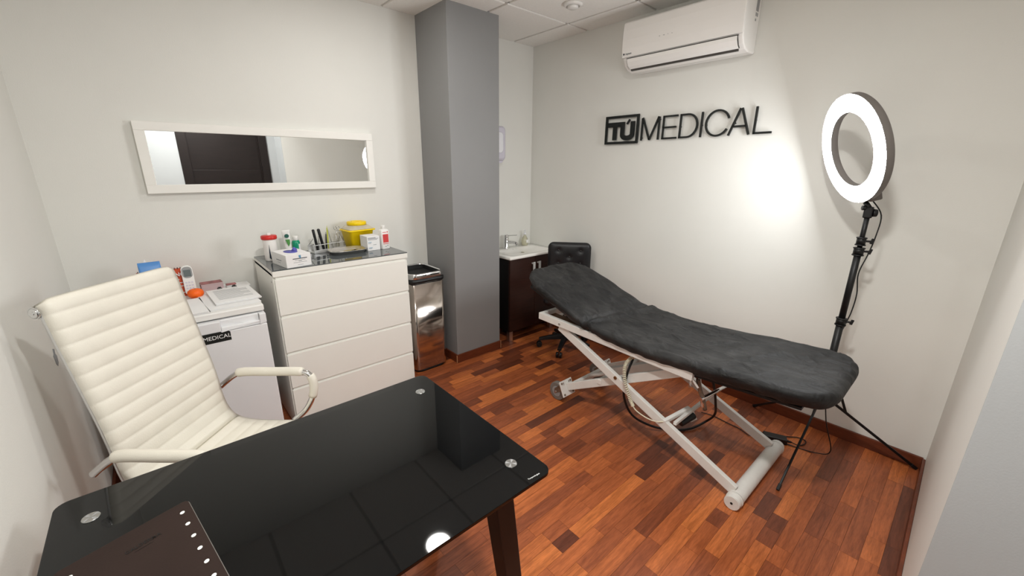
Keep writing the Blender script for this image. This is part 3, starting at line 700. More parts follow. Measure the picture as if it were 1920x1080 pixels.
# desk pad
t = thing('desk_pad', 'dark brown desk pad with white dots on the glass desk', 'desk pad', (-2.935,-1.853,DZ+.0006), 0)
ex = Vector((-.94,-.34)).normalized(); 
pa = math.atan2(.087,.202)       # direction of the far edge
ux = Vector((-math.cos(.285),-math.sin(.285))); uy = Vector((.150,-.99)).normalized()
PWD, PLN = .205, .34
def pad(u, v, z): return (ux.x*u+uy.x*v, ux.y*u+uy.y*v, z)
poly = rrect(0,0,PWD+.03,PLN,.014,5)
MB().prism(poly, 0, .003, lambda x,y,z: pad(x,y,z)).build('pad_edge', 'pad_edge', t)
MB().prism(rrect(.0014,.0014,PWD+.0286,PLN-.0014,.0128,5), .0031, .0055, lambda x,y,z: pad(x,y,z)).build('pad_sheet', 'desk_pad', t, bevel=.0008)
dots = [(.0205,.0405+.0478*k) for k in range(6)] + [(PWD+.005,.0405+.0478*k) for k in range(6)]
for u,v in dots:
    MB().prism([(u+.0047*math.cos(a), v+.0047*math.sin(a)) for a in [2*PI*k/18 for k in range(18)]], .0056, .0064, lambda x,y,z: pad(x,y,z)).build('white_dot', 'pad_dot', t)
text('pad_lettering', 'GALDERMA', .0145, 'pad_print', t, Matrix.Translation((*pad(.098,.067,0)[:2],.0058)) @ Matrix.Rotation(.285,4,'Z'), space=1.15, sx=.74, bold=.00035, depth=.0002)
MB().prism([(.082,.0785),(.114,.0785),(.114,.0795),(.082,.0795)], .0056, .0060, lambda x,y,z: pad(x,y,z)).build('printed_line', 'pad_print', t)

# ================================================================== AIR CONDITIONER
t = thing('air_conditioner', 'white wall air conditioner above the black lettering', 'air conditioner', (-.1,-1.5,2.2))
prof = [(-.001,2.2),(-.09,2.196),(-.135,2.205),(-.17,2.228),(-.190,2.262),(-.196,2.30),(-.196,2.47),(-.17,2.497),(-.001,2.5)]
A0, A1 = -1.108, -1.895
MB().prism(prof, A0, A1, lambda x,z,y:(x,y,z)).build('body', 'ac_white', t, bevel=.008, seg=3, world=True)
pp = [(-.197,2.278),(-.207,2.276),(-.213,2.33),(-.214,2.38),(-.211,2.44),(-.204,2.485),(-.19,2.498),(-.186,2.49),(-.1965,2.46)]
MB().prism(pp, A0+.004, A1-.002, lambda x,z,y:(x,y,z)).build('front_panel', 'ac_white', t, bevel=.006, seg=3, world=True)
lp = [(-.2015,2.267),(-.1975,2.246),(-.1795,2.221),(-.158,2.2075),(-.154,2.213),(-.17,2.228),(-.187,2.25),(-.192,2.266)]
MB().prism(lp, A0-.035, A1+.03, lambda x,z,y:(x,y,z)).build('louver', 'ac_white', t, bevel=.0015, world=True)
MB().prism([(-.156,2.2115),(-.150,2.2015),(-.138,2.1985),(-.140,2.212)], A0-.04, A1+.035, lambda x,z,y:(x,y,z)).build('outlet_slot', 'ac_dark', t, world=True)
gp = [(-.2012,2.2685),(-.2005,2.2715),(-.19,2.274),(-.186,2.268)]
MB().prism(gp, A0-.03, A1+.025, lambda x,z,y:(x,y,z)).build('louver_gap_shade', 'ac_dark', t, world=True)  # solid dark strip painting the thin shadow line under the front panel
ep = [(-.1985,2.266),(-.1945,2.246),(-.1765,2.222),(-.1565,2.209),(-.15,2.213),(-.17,2.228),(-.183,2.25),(-.188,2.266)]
for ya_, yb_ in ((A0-.0322,A0-.0348),(A1+.0298,A1+.0272)): MB().prism(ep, ya_, yb_, lambda x,z,y:(x,y,z)).build('louver_gap_shade', 'ac_dark', t, world=True)  # dark end strips, shade at the louver ends put in as colour
im = root_matrix(t).inverted()
text('logo_lettering', 'raysun', .018, 'print_dark', t, im @ frame_right_wall((-.2112,-1.158,2.297)))
MB().cyl((-.2095,-1.122,2.297),(-.2112,-1.122,2.297),.006).build('logo_mark', 'print_dark', t, world=True)
for k,(yy,l) in enumerate(((-1.385,.007),(-1.415,.010),(-1.443,.004),(-1.47,.005))):
    MB().box((-.2147,yy-l/2,2.357),(-.213,yy+l/2,2.3595)).build('indicator_mark', 'grey_plastic', t, world=True)
for (z0_,z1_,x0_,x1_) in ((2.41,2.478,-.07,-.035),(2.385,2.402,-.068,-.055),(2.385,2.402,-.05,-.036),(2.36,2.372,-.066,-.052)):
    MB().box((x0_,A1-.0008,z0_),(x1_,A1-.0001,z1_)).build('side_label', 'grey_plastic', t, world=True)

# ================================================================== WALL SIGN
t = thing('wall_sign', 'black raised lettering reading TÚ MEDICAL on the right wall', 'sign', (0,-1.45,1.725))
S0, S1 = -.012, -.024         # letters stand off the wall on spacers
def letter(name, strokes, w, closed=False, hw=None):
    mb = MB()
    for st_ in strokes:
        pts = [Vector(p) for p in st_]; n = len(pts); Lp, Rp = [], []
        for i, p in enumerate(pts):
            d0 = (pts[i]-pts[i-1]).normalized() if i else (pts[1]-pts[0]).normalized()
            d1 = (pts[i+1]-pts[i]).normalized() if i < n-1 else d0
            tn = (d0+d1); tn = tn.normalized() if tn.length > .1 else d0
            nm = Vector((-tn.y,tn.x)); k = 1/max(.45, nm.dot(Vector((-d0.y,d0.x))))
            Lp.append(p+nm*(w/2*k)); Rp.append(p-nm*(w/2*k))
        for i in range(n-1):
            q = [Lp[i],Lp[i+1],Rp[i+1],Rp[i]]
            mb.prism([(v.x,v.y) for v in q], S0, S1, lambda a,b,c:(c,-a,b))
    o = mb.build(name, 'sign_black', t, world=True); return o
ZB, ZU = 1.742, 1.899; tilt = lambda a: (a-1.19)*.008
def TL(pts): return [(a, b+tilt(a)) for a,b in pts]
w = .0118; hw = w/2
letter('letter_m', [TL([(1.196,ZB),(1.196,ZU-.002)]), TL([(1.199,ZU),(1.262,ZB+.002)]), TL([(1.262,ZB+.002),(1.327,ZU)]), TL([(1.331,ZB),(1.331,ZU-.002)])], w)
letter('letter_e', [TL([(1.366,ZB),(1.366,ZU)]), TL([(1.366,ZB+hw),(1.472,ZB+hw)]), TL([(1.366,ZU-hw),(1.47,ZU-hw)]), TL([(1.366,(ZB+ZU)/2),(1.463,(ZB+ZU)/2)])], w)
arc = [(1.545+.066*math.sin(a), (ZB+ZU)/2+(.0785-hw)*math.cos(a)) for a in [PI*k/16 for k in range(17)]]
letter('letter_d', [TL([(1.493,ZB),(1.493,ZU)]), TL([(1.493,ZU-hw)]+arc+[(1.493,ZB+hw)])], w)
letter('letter_i', [TL([(1.64,ZB),(1.64,ZU)])], w)
letter('letter_c', [TL([(1.743+.073*math.cos(a), (ZB+ZU)/2+.002+.0765*math.sin(a)) for a in [.33+(2*PI-.85)*k/30 for k in range(31)]])], w)
letter('letter_a', [TL([(1.82,ZB),(1.876,ZU)]), TL([(1.94,ZB),(1.884,ZU)]), TL([(1.842,ZB+.052),(1.919,ZB+.052)])], w)
letter('letter_l', [TL([(1.969,ZB),(1.969,ZU)]), TL([(1.969,ZB+hw),(2.067,ZB+hw)])], w)
f0,f1,g0,g1 = .868,1.166,1.724,1.930; ft = .018
letter('logo_frame', [[(f0,g0+ft/2),(f1,g0+ft/2)],[(f0,g1-ft/2),(f1,g1-ft/2)],[(f0+ft/2,g0+ft),(f0+ft/2,g1-ft)],[(f1-ft/2,g0+ft),(f1-ft/2,g1-ft)]], ft)
letter('letter_t', [[(.892,1.866),(1.012,1.866)],[(.957,1.754),(.957,1.85)]], .034)
ua = [(1.070+.044*math.cos(a), 1.792+.026*math.sin(a)) for a in [PI+PI*k/14 for k in range(15)]]
letter('letter_u', [[(1.026,1.883)]+ua+[(1.114,1.883)]], .034)
letter('letter_u_accent', [[(1.064,1.866),(1.086,1.897)]], .012)
for a,b in ((.877,1.733),(.877,1.921),(1.157,1.733),(1.157,1.921),(1.196,1.76),(1.331,1.88),(1.366,1.82),(1.493,1.82),(1.64,1.82),(1.67,1.82),(1.85,1.82),(1.91,1.82),(1.969,1.83),(.957,1.8),(1.076,1.767)):
    MB().cyl((-.0005,-a,b),(S0,-a,b),.004,n=8).build('spacer', 'sign_black', t, world=True)

# ================================================================== VANITY, TAP, SOAP, DISPENSER
VX0,VX1,VYF = -.62,-.006,-.40
t = thing('vanity_cabinet', 'dark wenge washbasin cabinet beside the pillar', 'cabinet', (-.31,-.2,0))
bd = MB(); bd.box((VX0+.008,VYF+.02,.10),(VX1,-.004,.775)); bd.build('body', 'vanity_dark', t, world=True)
for x0_,x1_,hx in ((VX0+.005,-.312,-.345),(-.309,VX1,-.275)):
    d = MB().box((x0_,VYF,.105),(x1_,VYF+.0195,.772)).build('door', 'vanity_wood', t, bevel=.0015, world=True)
    hh = MB(); hh.box((hx-.012,VYF-.028,.615),(hx+.012,VYF-.02,.725)); hh.box((hx-.012,VYF-.021,.705),(hx+.012,VYF,.717)); hh.box((hx-.012,VYF-.021,.622),(hx+.012,VYF,.634))
    hh.build('handle', 'handle_alu', d, bevel=.0015, world=True)
for x in (VX0+.035,-.05):
    for y_ in (VYF+.035,-.05): MB().box((x-.02,y_-.02,0),(x+.02,y_+.02,.10)).build('leg', 'aluminium', t, bevel=.002, world=True)
t = thing('washbasin', 'white ceramic washbasin top on the dark cabinet', 'basin', (-.31,-.2,.776))
# basin top built as rings from rim to bowl
def ring_(x0,y0,x1,y1,r,z): return [(x,y,z) for x,y in rrect(x0,y0,x1,y1,r,6)]
MB().loops([ring_(-.628,-.415,-.004,-.003,.004,.7765), ring_(-.63,-.417,-.003,-.002,.006,.782), ring_(-.63,-.417,-.003,-.002,.006,.796), ring_(-.626,-.413,-.005,-.004,.006,.80),
   ring_(-.56,-.375,-.075,-.105,.05,.799), ring_(-.55,-.365,-.085,-.115,.05,.793), ring_(-.48,-.32,-.16,-.15,.06,.7775), ring_(-.34,-.25,-.29,-.21,.02,.7768)]).build('basin_top', 'porcelain', t, world=True)
MB().cyl((-.315,-.23,.7768),(-.315,-.23,.7795),.02).build('drain', 'chrome', t, world=True)
MB().cyl((-.33,-.1165,.788),(-.33,-.112,.788),.008).build('overflow_ring', 'chrome', t, world=True)
t = thing('basin_tap', 'chrome mixer tap on the washbasin', 'tap', (-.375,-.066,.8003), .12)
MB().lathe([(.03,0),(.03,.005),(.026,.01),(.024,.10),(.022,.108),(.005,.11)]).build('body', 'chrome', t)
MB().tube(smooth_path([(0,-.01,.055),(0,-.06,.066),(0,-.12,.066),(0,-.138,.054)],5), .0145, 12).build('spout', 'chrome', t)
MB().cyl((0,-.134,.058),(0,-.138,.042),.0135).build('aerator', 'steel', t)
MB().bar((0,.008,.120),(0,-.13,.142),.018,.009).build('lever', 'chrome', t, bevel=.002)
MB().lathe([(.0235,.1105),(.0235,.124),(.014,.132),(.002,.133)]).build('lever_cap', 'chrome', t)
t = thing('soap_bottle', 'clear pump soap bottle at the back of the basin', 'soap bottle', (-.125,-.058,.8003))
MB().lathe([(.022,0),(.03,.006),(.035,.03),(.032,.055),(.02,.082),(.011,.098),(.011,.106)]).build('body', 'soap_clear', t)
MB().lathe([(.0125,.1062),(.0125,.122),(.005,.124),(.005,.145),(.003,.146)], n=16).build('pump', 'dispenser_window', t)
MB().bar((.006,0,.15),(-.03,-.02,.148),.012,.007).build('nozzle', 'dispenser_window', t, bevel=.002)
MB().prism([(-.012,.03),(.012,.03),(.012,.06),(-.012,.06)], -.0352, -.0345, lambda x,y,z:(x,z,y)).build('label', 'paper', t)
t = thing('paper_towel_dispenser', 'pale lilac towel dispenser on the wall behind the pillar', 'dispenser', (-.545,0,1.6))
L_ = []
def dl(e, z0_, z1_, y_): return [(x, y_, z) for x,z in rrect(-.13+e, z0_+e, .13-e, z1_-e, .03, 5)]
MB().loops([dl(0,.0,.285,-.001), dl(0,.0,.285,-.09), dl(.006,.0,.285,-.105), dl(.02,.0,.285,-.112)]).build('cover', 'dispenser', t)
MB().loops([dl(.035,.03,.27,-.1125), dl(.038,.03,.27,-.1145)]).build('window', 'dispenser_window', t)
MB().prism([(-.11,0),(.11,0),(.09,-.02),(-.09,-.02)], -.095,-.02, lambda x,y,z:(x,z,y)).build('outlet', 'dispenser', t)

# ================================================================== TREATMENT BED
BXc, BWh, BT = -.752, .312, .082
t = thing('treatment_bed', 'treatment couch with black cover on a white scissor frame', 'bed', (BXc,-1.9,0))
tp = [(-.995,.872),(-1.15,.822),(-1.32,.762),(-1.48,.705),(-1.57,.674),(-1.62,.664),(-1.75,.651),(-1.9,.642),(-2.05,.643),(-2.25,.656),(-2.5,.678),(-2.70,.690),(-2.785,.693)]
cp = smooth_path([(0,a,b) for a,b in tp], 14)
acc = [0]
for i in range(1,len(cp)): acc.append(acc[-1]+(cp[i]-cp[i-1]).length)
TOT = acc[-1]
def cat(s_):
    s_ = min(max(s_,0),TOT-1e-6)
    for i in range(1,len(acc)):
        if acc[i] >= s_:
            f = (s_-acc[i-1])/(acc[i]-acc[i-1]); d = (cp[i]-cp[i-1]).normalized(); return cp[i-1].lerp(cp[i],f), Vector((0,d.z,-d.y))
NR = 300; L_ = []
for i in range(NR+1):
    u = i/NR; s_ = TOT*(u + .012*math.sin(2*PI*u)*-1)
    # denser rows at both ends
    s_ = TOT*(.5-.5*math.cos(PI*u))*.55 + TOT*u*.45
    p, nr = cat(s_)
    if nr.z < 0: nr = -nr
    dh, df = s_, TOT-s_
    rh, rf = .21, .17
    hwid = BWh
    if dh < rh: hwid = BWh - rh + math.sqrt(max(0, rh*rh-(rh-dh)**2))
    if df < rf: hwid = min(hwid, BWh - rf + math.sqrt(max(0, rf*rf-(rf-df)**2)))
    hwid -= .012*math.exp(-((p.y+1.595)/.06)**2)
    e = min(1, dh/.05, df/.06); th = math.sqrt(max(0, 1-(1-e)**2))*.92+.08
    loop = []; M_ = 96
    for k in range(M_):
        a = 2*PI*k/M_; c, s2 = math.cos(a), math.sin(a)
        ex_ = .22
        xx = math.copysign(abs(c)**ex_, c)*hwid if abs(c) > 1e-9 else 0
        # spread samples evenly across the top
        q = a/(PI) if a <= PI else (2*PI-a)/PI
        xx = hwid*max(-1,min(1,(1-2*q)*1.16))
        edge_ = max(0,(abs((1-2*q)*1.16)-.0)); 
        t_ = abs(xx)/hwid if hwid > 0 else 0
        rd = .026; inner = hwid-rd
        drop = 0
        if abs(xx) > inner: drop = rd - math.sqrt(max(0, rd*rd-(abs(xx)-inner)**2))
        if a <= PI: h = -drop*th - (1-th)*BT*.45
        else: h = -BT*th + drop*.3*th - (1-th)*BT*.45
        if a > PI: xx *= .87
        pos = p + Vector((BXc+xx,0,0)) + nr*h
        # wrinkles of the loose cloth
        w1 = noise.noise(Vector((pos.x*7, pos.y*4, 3.1)))*.006 + noise.noise(Vector((pos.x*26, pos.y*15, 9.7)))*.0015
        rg = 1-abs(noise.noise(Vector((pos.x*5+pos.y*3.2, pos.y*3.5-pos.x*2, 5.5)))); w1 += .0065*rg**14
        rg = 1-abs(noise.noise(Vector((pos.x*9-pos.y*4, pos.y*6+pos.x*3, 1.5)))); w1 += .003*rg**10
        fold = -.020*math.exp(-((pos.y+1.605+.14*(pos.x-BXc))/.014)**2)*(.35+.65*max(0,(BXc-pos.x)/BWh)) + .007*math.exp(-((pos.y+1.64+.14*(pos.x-BXc))/.02)**2)
        dx_, dy_ = pos.x-(BXc-BWh), pos.y+1.598
        rad = math.hypot(dx_,dy_); ang = math.atan2(dy_,dx_)
        fold += .008*math.sin(ang*8+1)*math.exp(-(rad/.16)**2)*min(1,rad/.03)
        if df < .28 and a <= PI: fold += .004*math.sin((pos.x*2.2+pos.y*.8)*36)*max(0,1-df/.28)*max(0,min(1,(pos.x-BXc+.2)/.3))
        if a > PI: w1 += .004*math.sin(pos.y*70+pos.x*50)*th
        side = 1 if a <= PI else .5
        pos += nr*((w1+fold)*side)
        if abs(xx) > inner: pos.x += math.copysign(1,xx)*(.005*noise.noise(Vector((pos.y*14, pos.z*10, xx*20))))
        loop.append(pos)
    L_.append(loop)
MB().loops(L_).build('mattress_cover', 'bed_cover', t, world=True)
# headrest support panel and base panel under the mattress
MB().bar((BXc,-1.06,.762),(BXc,-1.56,.592),.50,.018).build('head_panel', 'black_matte', t, world=True)
MB().bar((BXc,-1.62,.571),(BXc,-2.02,.551),.50,.010).build('seat_panel', 'black_matte', t, world=True)
MB().bar((BXc,-2.06,.553),(BXc,-2.68,.596),.50,.012).build('leg_panel', 'black_matte', t, world=True)
RX0, RX1 = -1.03, -.478
rz0, rz1 = .5, .545
# upper frame slopes gently: head end higher
fz = lambda y_: .588 - .019*(-1.17-y_)
def rail(x, w_=.028): return MB().bar((x,-1.172,fz(-1.172)),(x,-2.235,fz(-2.235)),w_,.046)
rail(RX0+.014).build('frame_rail', 'white_steel', t, bevel=.003, world=True); rail(RX1-.014).build('frame_rail', 'white_steel', t, bevel=.003, world=True)
MB().bar((RX0+.0285,-1.186,fz(-1.186)),(RX1-.0285,-1.186,fz(-1.186)),.028,.045).build('frame_crossbar', 'white_steel', t, bevel=.003, world=True)
MB().bar((RX0+.0285,-2.2,fz(-2.2)-.004),(RX1-.0285,-2.2,fz(-2.2)-.004),.028,.036).build('frame_crossbar', 'white_steel', t, bevel=.003, world=True)
MB().bar((RX0+.10,-1.21,fz(-1.2)-.006),(RX0+.10,-1.5,fz(-1.5)-.006),.05,.012).build('guide_plate', 'bronze', t, world=True)
MB().bar((RX1-.12,-1.21,fz(-1.2)-.012),(RX1-.12,-1.6,fz(-1.6)-.012),.05,.012).build('guide_plate', 'white_steel', t, world=True)
MB().cyl((RX0-.003,-1.36,fz(-1.36)-.002),(RX0+.001,-1.36,fz(-1.36)-.002),.008).build('bolt', 'steel', t, world=True)
# outer scissor legs down to the roller bar
OX = (-1.002,-.508)
for x in OX: MB().bar((x,-1.345,.556),(x,-2.50,.062),.026,.052).build('scissor_leg', 'white_steel', t, bevel=.003, world=True)
IX = (-.962,-.548)
for x in IX: MB().bar((x,-1.405,.128),(x,-2.16,.545),.026,.050).build('scissor_leg_inner', 'white_steel', t, bevel=.003, world=True)
for x in OX:
    MB().cyl((x-.018,-1.797,.375),(x+.018,-1.797,.375),.010).build('pivot_bolt', 'bronze', t, world=True)
rb = MB(); rb.cyl((-1.062,-2.515,.036),(-.436,-2.515,.036),.036,n=32)
o = rb.build('roller_bar', 'white_steel', t, bevel=.003, world=True)
for x0_,x1_ in ((-1.068,-1.0625),(-.4355,-.43)): 
    MB().cyl((x0_,-2.515,.036),(x1_,-2.515,.036),.0350,n=32).build('end_cap', 'white_steel', o, bevel=.002, world=True)
MB().cyl((-1.0695,-2.515,.036),(-1.0682,-2.515,.036),.006).build('cap_hole', 'black_matte', o, world=True)
for x0_ in (-1.03,-.455): MB().cyl((x0_-.004,-2.515,.036),(x0_+.004,-2.515,.036),.0385,n=32).build('collar', 'white_steel', o, world=True)
# caster plates and casters
for x in (-.972,-.532):
    pd = Vector((0,.80,-.6)).normalized()
    pc = Vector((x,-1.402,.122))
    pm = MB().bar(pc-Vector((.058,0,0)),pc+Vector((.058,0,0)),.008,.105,upv=(0,.42,.9)); o = pm.build('caster_plate', 'white_steel', t, bevel=.002, world=True)
    for i in (-1,1):
        for j in (-1,1):
            c = pc+Vector((i*.042,0,0))+Vector((0,.42,.9)).normalized()*(j*.038); nn = Vector((0,-.9,.42)).normalized()
            MB().cyl(c+nn*.003,c+nn*.008,.007,n=10).build('bolt', 'rust_steel', o, world=True)
    wc = Vector((x-.0,-1.325,.0655))
    w_ = MB(); w_.cyl(wc-Vector((.018,0,0)),wc+Vector((.018,0,0)),.065,n=32); wo = w_.build('caster_wheel', 'wheel_grey', t, bevel=.006, world=True)
    MB().cyl(wc-Vector((.0215,0,0)),wc+Vector((.0215,0,0)),.036,n=24).build('wheel_hub', 'grey_plastic', wo, world=True)
    MB().cyl(wc-Vector((.03,0,0)),wc+Vector((.03,0,0)),.008,n=10).build('axle', 'steel', wo, world=True)
    for s_ in (-1,1): MB().add([wc+Vector((s_*.024,.012,-.012)),wc+Vector((s_*.024,.012,.02)),Vector((x+s_*.024,-1.392,.165)),Vector((x+s_*.024,-1.405,.10)),wc+Vector((s_*.027,.012,-.012)),wc+Vector((s_*.027,.012,.02)),Vector((x+s_*.027,-1.392,.165)),Vector((x+s_*.027,-1.405,.10))],[(0,1,2,3),(7,6,5,4),(0,4,5,1),(1,5,6,2),(2,6,7,3),(3,7,4,0)]).build('caster_fork', 'rust_steel', t, world=True)
MB().bar((-.93,-1.432,.145),(-.57,-1.432,.145),.03,.03).build('caster_crossbar', 'white_steel', t, bevel=.002, world=True)
# actuator
MB().cyl((-.79,-1.44,.16),(-.79,-1.62,.26),.014).build('actuator_rod', 'white_steel', t, world=True)
MB().bar((-.79,-1.61,.255),(-.79,-1.96,.44),.06,.07).build('actuator_body', 'white_steel', t, bevel=.005, world=True)
MB().bar((-.98,-1.66,.2755),(-.54,-1.66,.2755),.03,.03).build('inner_crossbar', 'white_steel', t, bevel=.002, world=True)
# lower cross bar and hand control
MB().bar((-.99,-2.165,.25),(-.52,-2.165,.25),.018,.018).build('cross_bar', 'white_steel', t, bevel=.002, world=True)
MB().bar((-1.015,-2.115,.246),(-.815,-2.155,.266),.022,.022).build('hand_control', 'white_plastic', t, bevel=.004, world=True)
MB().cyl((-.90,-2.155,.205),(-.80,-2.18,.225),.019).build('control_grip', 'black_plastic', t, bevel=.004, world=True)
MB().tube([(-.80,-2.165,.255),(-.785,-2.19,.20),(-.81,-2.175,.19),(-.84,-2.165,.20)],.006,8).build('grip_hook', 'white_steel', t, world=True)
# chrome footrest latch
MB().bar((-.94,-2.232,.535),(-.915,-2.262,.37),.030,.012).build('latch_plate', 'chrome', t, bevel=.003, world=True)
MB().tube(smooth_path([(-.955,-2.235,.53),(-.94,-2.25,.46),(-.93,-2.262,.425),(-.90,-2.27,.35)]),.011,8).build('latch_spring', 'rust_steel', t, world=True)
MB().cyl((-.955,-2.262,.427),(-.56,-2.285,.395),.0095).build('latch_rod', 'chrome', t, world=True)
MB().bar((-.99,-2.215,.57),(-.99,-2.222,.50),.008,.03,upv=(1,0,0)).build('hinge_plate', 'white_steel', t, bevel=.002, world=True)
MB().bar((-1.0,-2.205,.565),(-.97,-2.24,.50),.05,.01).build('hinge_plate', 'white_steel', t, bevel=.002, world=True)
MB().cyl((-1.0,-2.222,.505),(-1.012,-2.222,.505),.008).build('hinge_bolt', 'steel', t, world=True)
MB().bar((-.56,-2.22,.56),(-.56,-2.285,.395),.04,.008).build('hinge_plate', 'white_steel', t, bevel=.002, world=True)
# coiled cable
axis = smooth_path([(-.90,-1.90,.535),(-.985,-1.865,.515),(-1.03,-1.862,.475),(-1.04,-1.877,.396),(-1.04,-1.914,.311),(-1.04,-1.942,.267)], 40)
hel = []
for i in range(0, len(axis)):
    d = (axis[min(i+1,len(axis)-1)]-axis[max(i-1,0)]).normalized(); a = d.orthogonal().normalized() if i == 0 else (pa_ - d*pa_.dot(d)).normalized(); pa_ = a; b = d.cross(a)
    th_ = i*1.25
    hel.append(axis[i]+a*(.0085*math.cos(th_))+b*(.0085*math.sin(th_)))
MB().tube(hel, .0032, 5).build('coiled_cable', 'cream_cable', t, world=True)
MB().tube(smooth_path([(-1.04,-1.942,.267),(-1.04,-1.965,.25),(-1.04,-2.02,.238),(-1.035,-2.075,.238),(-1.01,-2.118,.246)]), .0035, 6).build('control_wire', 'cream_cable', t, world=True)
MB().tube(smooth_path([(-.95,-1.86,.5),(-.985,-1.85,.40),(-.96,-1.83,.25),(-.90,-1.86,.11),(-.83,-1.95,.05),(-.72,-2.03,.012),(-.62,-2.10,.012),(-.50,-2.14,.03),(-.55,-2.20,.13),(-.65,-2.23,.26),(-.7,-2.22,.4),(-.7,-2.15,.53)]), .007, 8).build('power_cable', 'black_plastic', t, world=True)

# ================================================================== STOOL
SXY = (-.292,-.785)
face = math.atan2(-2.996+.785, -2.876+.292)      # seat faces the camera side
t = thing('swivel_stool', 'black buttoned swivel chair behind the treatment couch', 'chair', (*SXY,0), face)
star_base(t, 0, 0, .105, .235, 'black_plastic', 'black_plastic', math.atan2(-.893+.785,-.489+.292)-face, arm_w=.05, top_z=.44, column='steel')
MB().loops([[(x,y,z) for x,y in rrect(-.19-e,-.19-e,.19+e,.19+e,.05,5)] for e,z in ((-.02,.44),(0,.45),(.008,.475),(0,.50),(-.04,.512))]).build('seat', 'black_leather', t)
# backrest pad: thin cushion standing at local -x
L_ = []
def bk(e, xoff): return [(xoff, y, z) for y,z in rrect(-.182+e, .585+e, .182-e, .922-e, .05, 6)]
nb = MB()
gridn = 28; vs=[]; fs=[]
bx0 = -.135
btn = [(-.095,.855),(.095,.855),(0,.80),(-.095,.745),(.095,.745),(0,.69)]
for i in range(gridn+1):
    for j in range(gridn+1):
        yy = -.182+.364*i/gridn; zz = .585+.337*j/gridn
        u_, v_ = abs(2*i/gridn-1), abs(2*j/gridn-1)
        # round the corners of the outline
        r_ = .045; cy2 = max(0,abs(yy)-(.182-r_)); cz2 = max(0,abs(zz-.7535)-(.1685-r_)); dd_ = math.hypot(cy2,cz2)
        if dd_ > r_: yy -= math.copysign(cy2*(1-r_/dd_), yy); zz -= math.copysign(cz2*(1-r_/dd_), zz-.7535)
        h = .026*math.sqrt(max(0,(1-u_**6)*(1-v_**6)))+.004
        for by,bz in btn: h -= .012*math.exp(-((yy-by)**2+(zz-bz)**2)/.00035)
        vs.append((bx0+h, yy, zz))
for i in range(gridn):
    for j in range(gridn): a = i*(gridn+1)+j; fs.append((a,a+gridn+1,a+gridn+2,a+1))
nb.add(vs, fs, True); nb.add([(bx0-.012 if (0<i<gridn and 0<j<gridn) else bx0+.002, vs[i*(gridn+1)+j][1], vs[i*(gridn+1)+j][2]) for i in range(gridn+1) for j in range(gridn+1)], [f[::-1] for f in fs], True)
o = nb.build('backrest', 'black_leather', t)
for by,bz in btn: MB().lathe([(.001,-.003),(.008,-.002),(.009,.001),(.006,.004),(.001,.005)], n=12).xf(Matrix.Translation((bx0+.0185,by,bz)) @ Matrix.Rotation(PI/2,4,'Y')).build('button', 'black_leather', o)
MB().tube([(bx0+.001,y,z) for y,z in rrect(-.181,.586,.181,.921,.045,6)], .0045, 6, closed=True).build('piping', 'black_leather', o)
MB().tube(smooth_path([(bx0-.014,0,.66),(bx0-.03,0,.58),(bx0-.02,0,.47),(.0,0,.432)]), .012, 8).build('back_post', 'black_plastic', t)

# ================================================================== RING LAMP
PXY = (-.309,-2.638)
t = thing('ring_lamp', 'lit ring lamp on a black tripod stand behind the couch', 'lamp', (*PXY,0))
px, py = PXY
MB().cyl((px,py,.34),(px,py,.80),.0165).build('lower_pole', 'black_plastic', t, world=True)
MB().cyl((px,py,.80),(px,py,1.175),.0145).build('middle_pole', 'black_plastic', t, world=True)
MB().cyl((px,py,1.175),(px,py,1.33),.0105).build('upper_pole', 'black_plastic', t, world=True)
sd = Vector((.35,-.93,0))
for z, r_ in ((.80,.021),(1.165,.021),(1.215,.0185)):
    c = MB(); c.cyl((px,py,z-.018),(px,py,z+.018),r_); c.cyl((px,py,z-.022),(px,py,z-.017),r_+.003); c.cyl((px,py,z+.012),(px,py,z+.017),r_+.003)
    o = c.build('clamp', 'black_plastic', t, world=True)
    k_ = MB(); pz = Vector((px,py,z)); k_.cyl(pz+sd*r_,pz+sd*(r_+.022),.005); k_.bar(pz+sd*(r_+.02)+Vector((0,0,-.012)),pz+sd*(r_+.026)+Vector((0,0,.014)),.010,.012,upv=sd); k_.build('clamp_screw', 'black_plastic', o, bevel=.002, world=True)
feet = [(-.764,-2.622),(-.030,-3.058),(-.04,-2.26)]
for q in (.36,.535):
    MB().cyl((px,py,q-.016),(px,py,q+.016),.025).build('leg_collar', 'black_plastic', t, world=True)
for fx, fy in feet:
    f_ = Vector((fx,fy,.008)); h_ = Vector((px,py,.36)); d = (f_-h_); a_ = h_ + Vector((d.x,d.y,0)).normalized()*.02
    MB().bar(a_, f_, .010, .014).build('leg', 'black_plastic', t, bevel=.002, world=True)
    mid = a_ + (f_-a_)*.22; b_ = Vector((px,py,.535)) + Vector((d.x,d.y,0)).normalized()*.02
    MB().bar(b_, mid, .008, .012).build('leg_brace', 'black_plastic', t, bevel=.002, world=True)
    MB().bar(f_-d.normalized()*.03, f_+d.normalized()*.004, .014, .017).build('leg_tip', 'black_matte', t, bevel=.002, world=True)
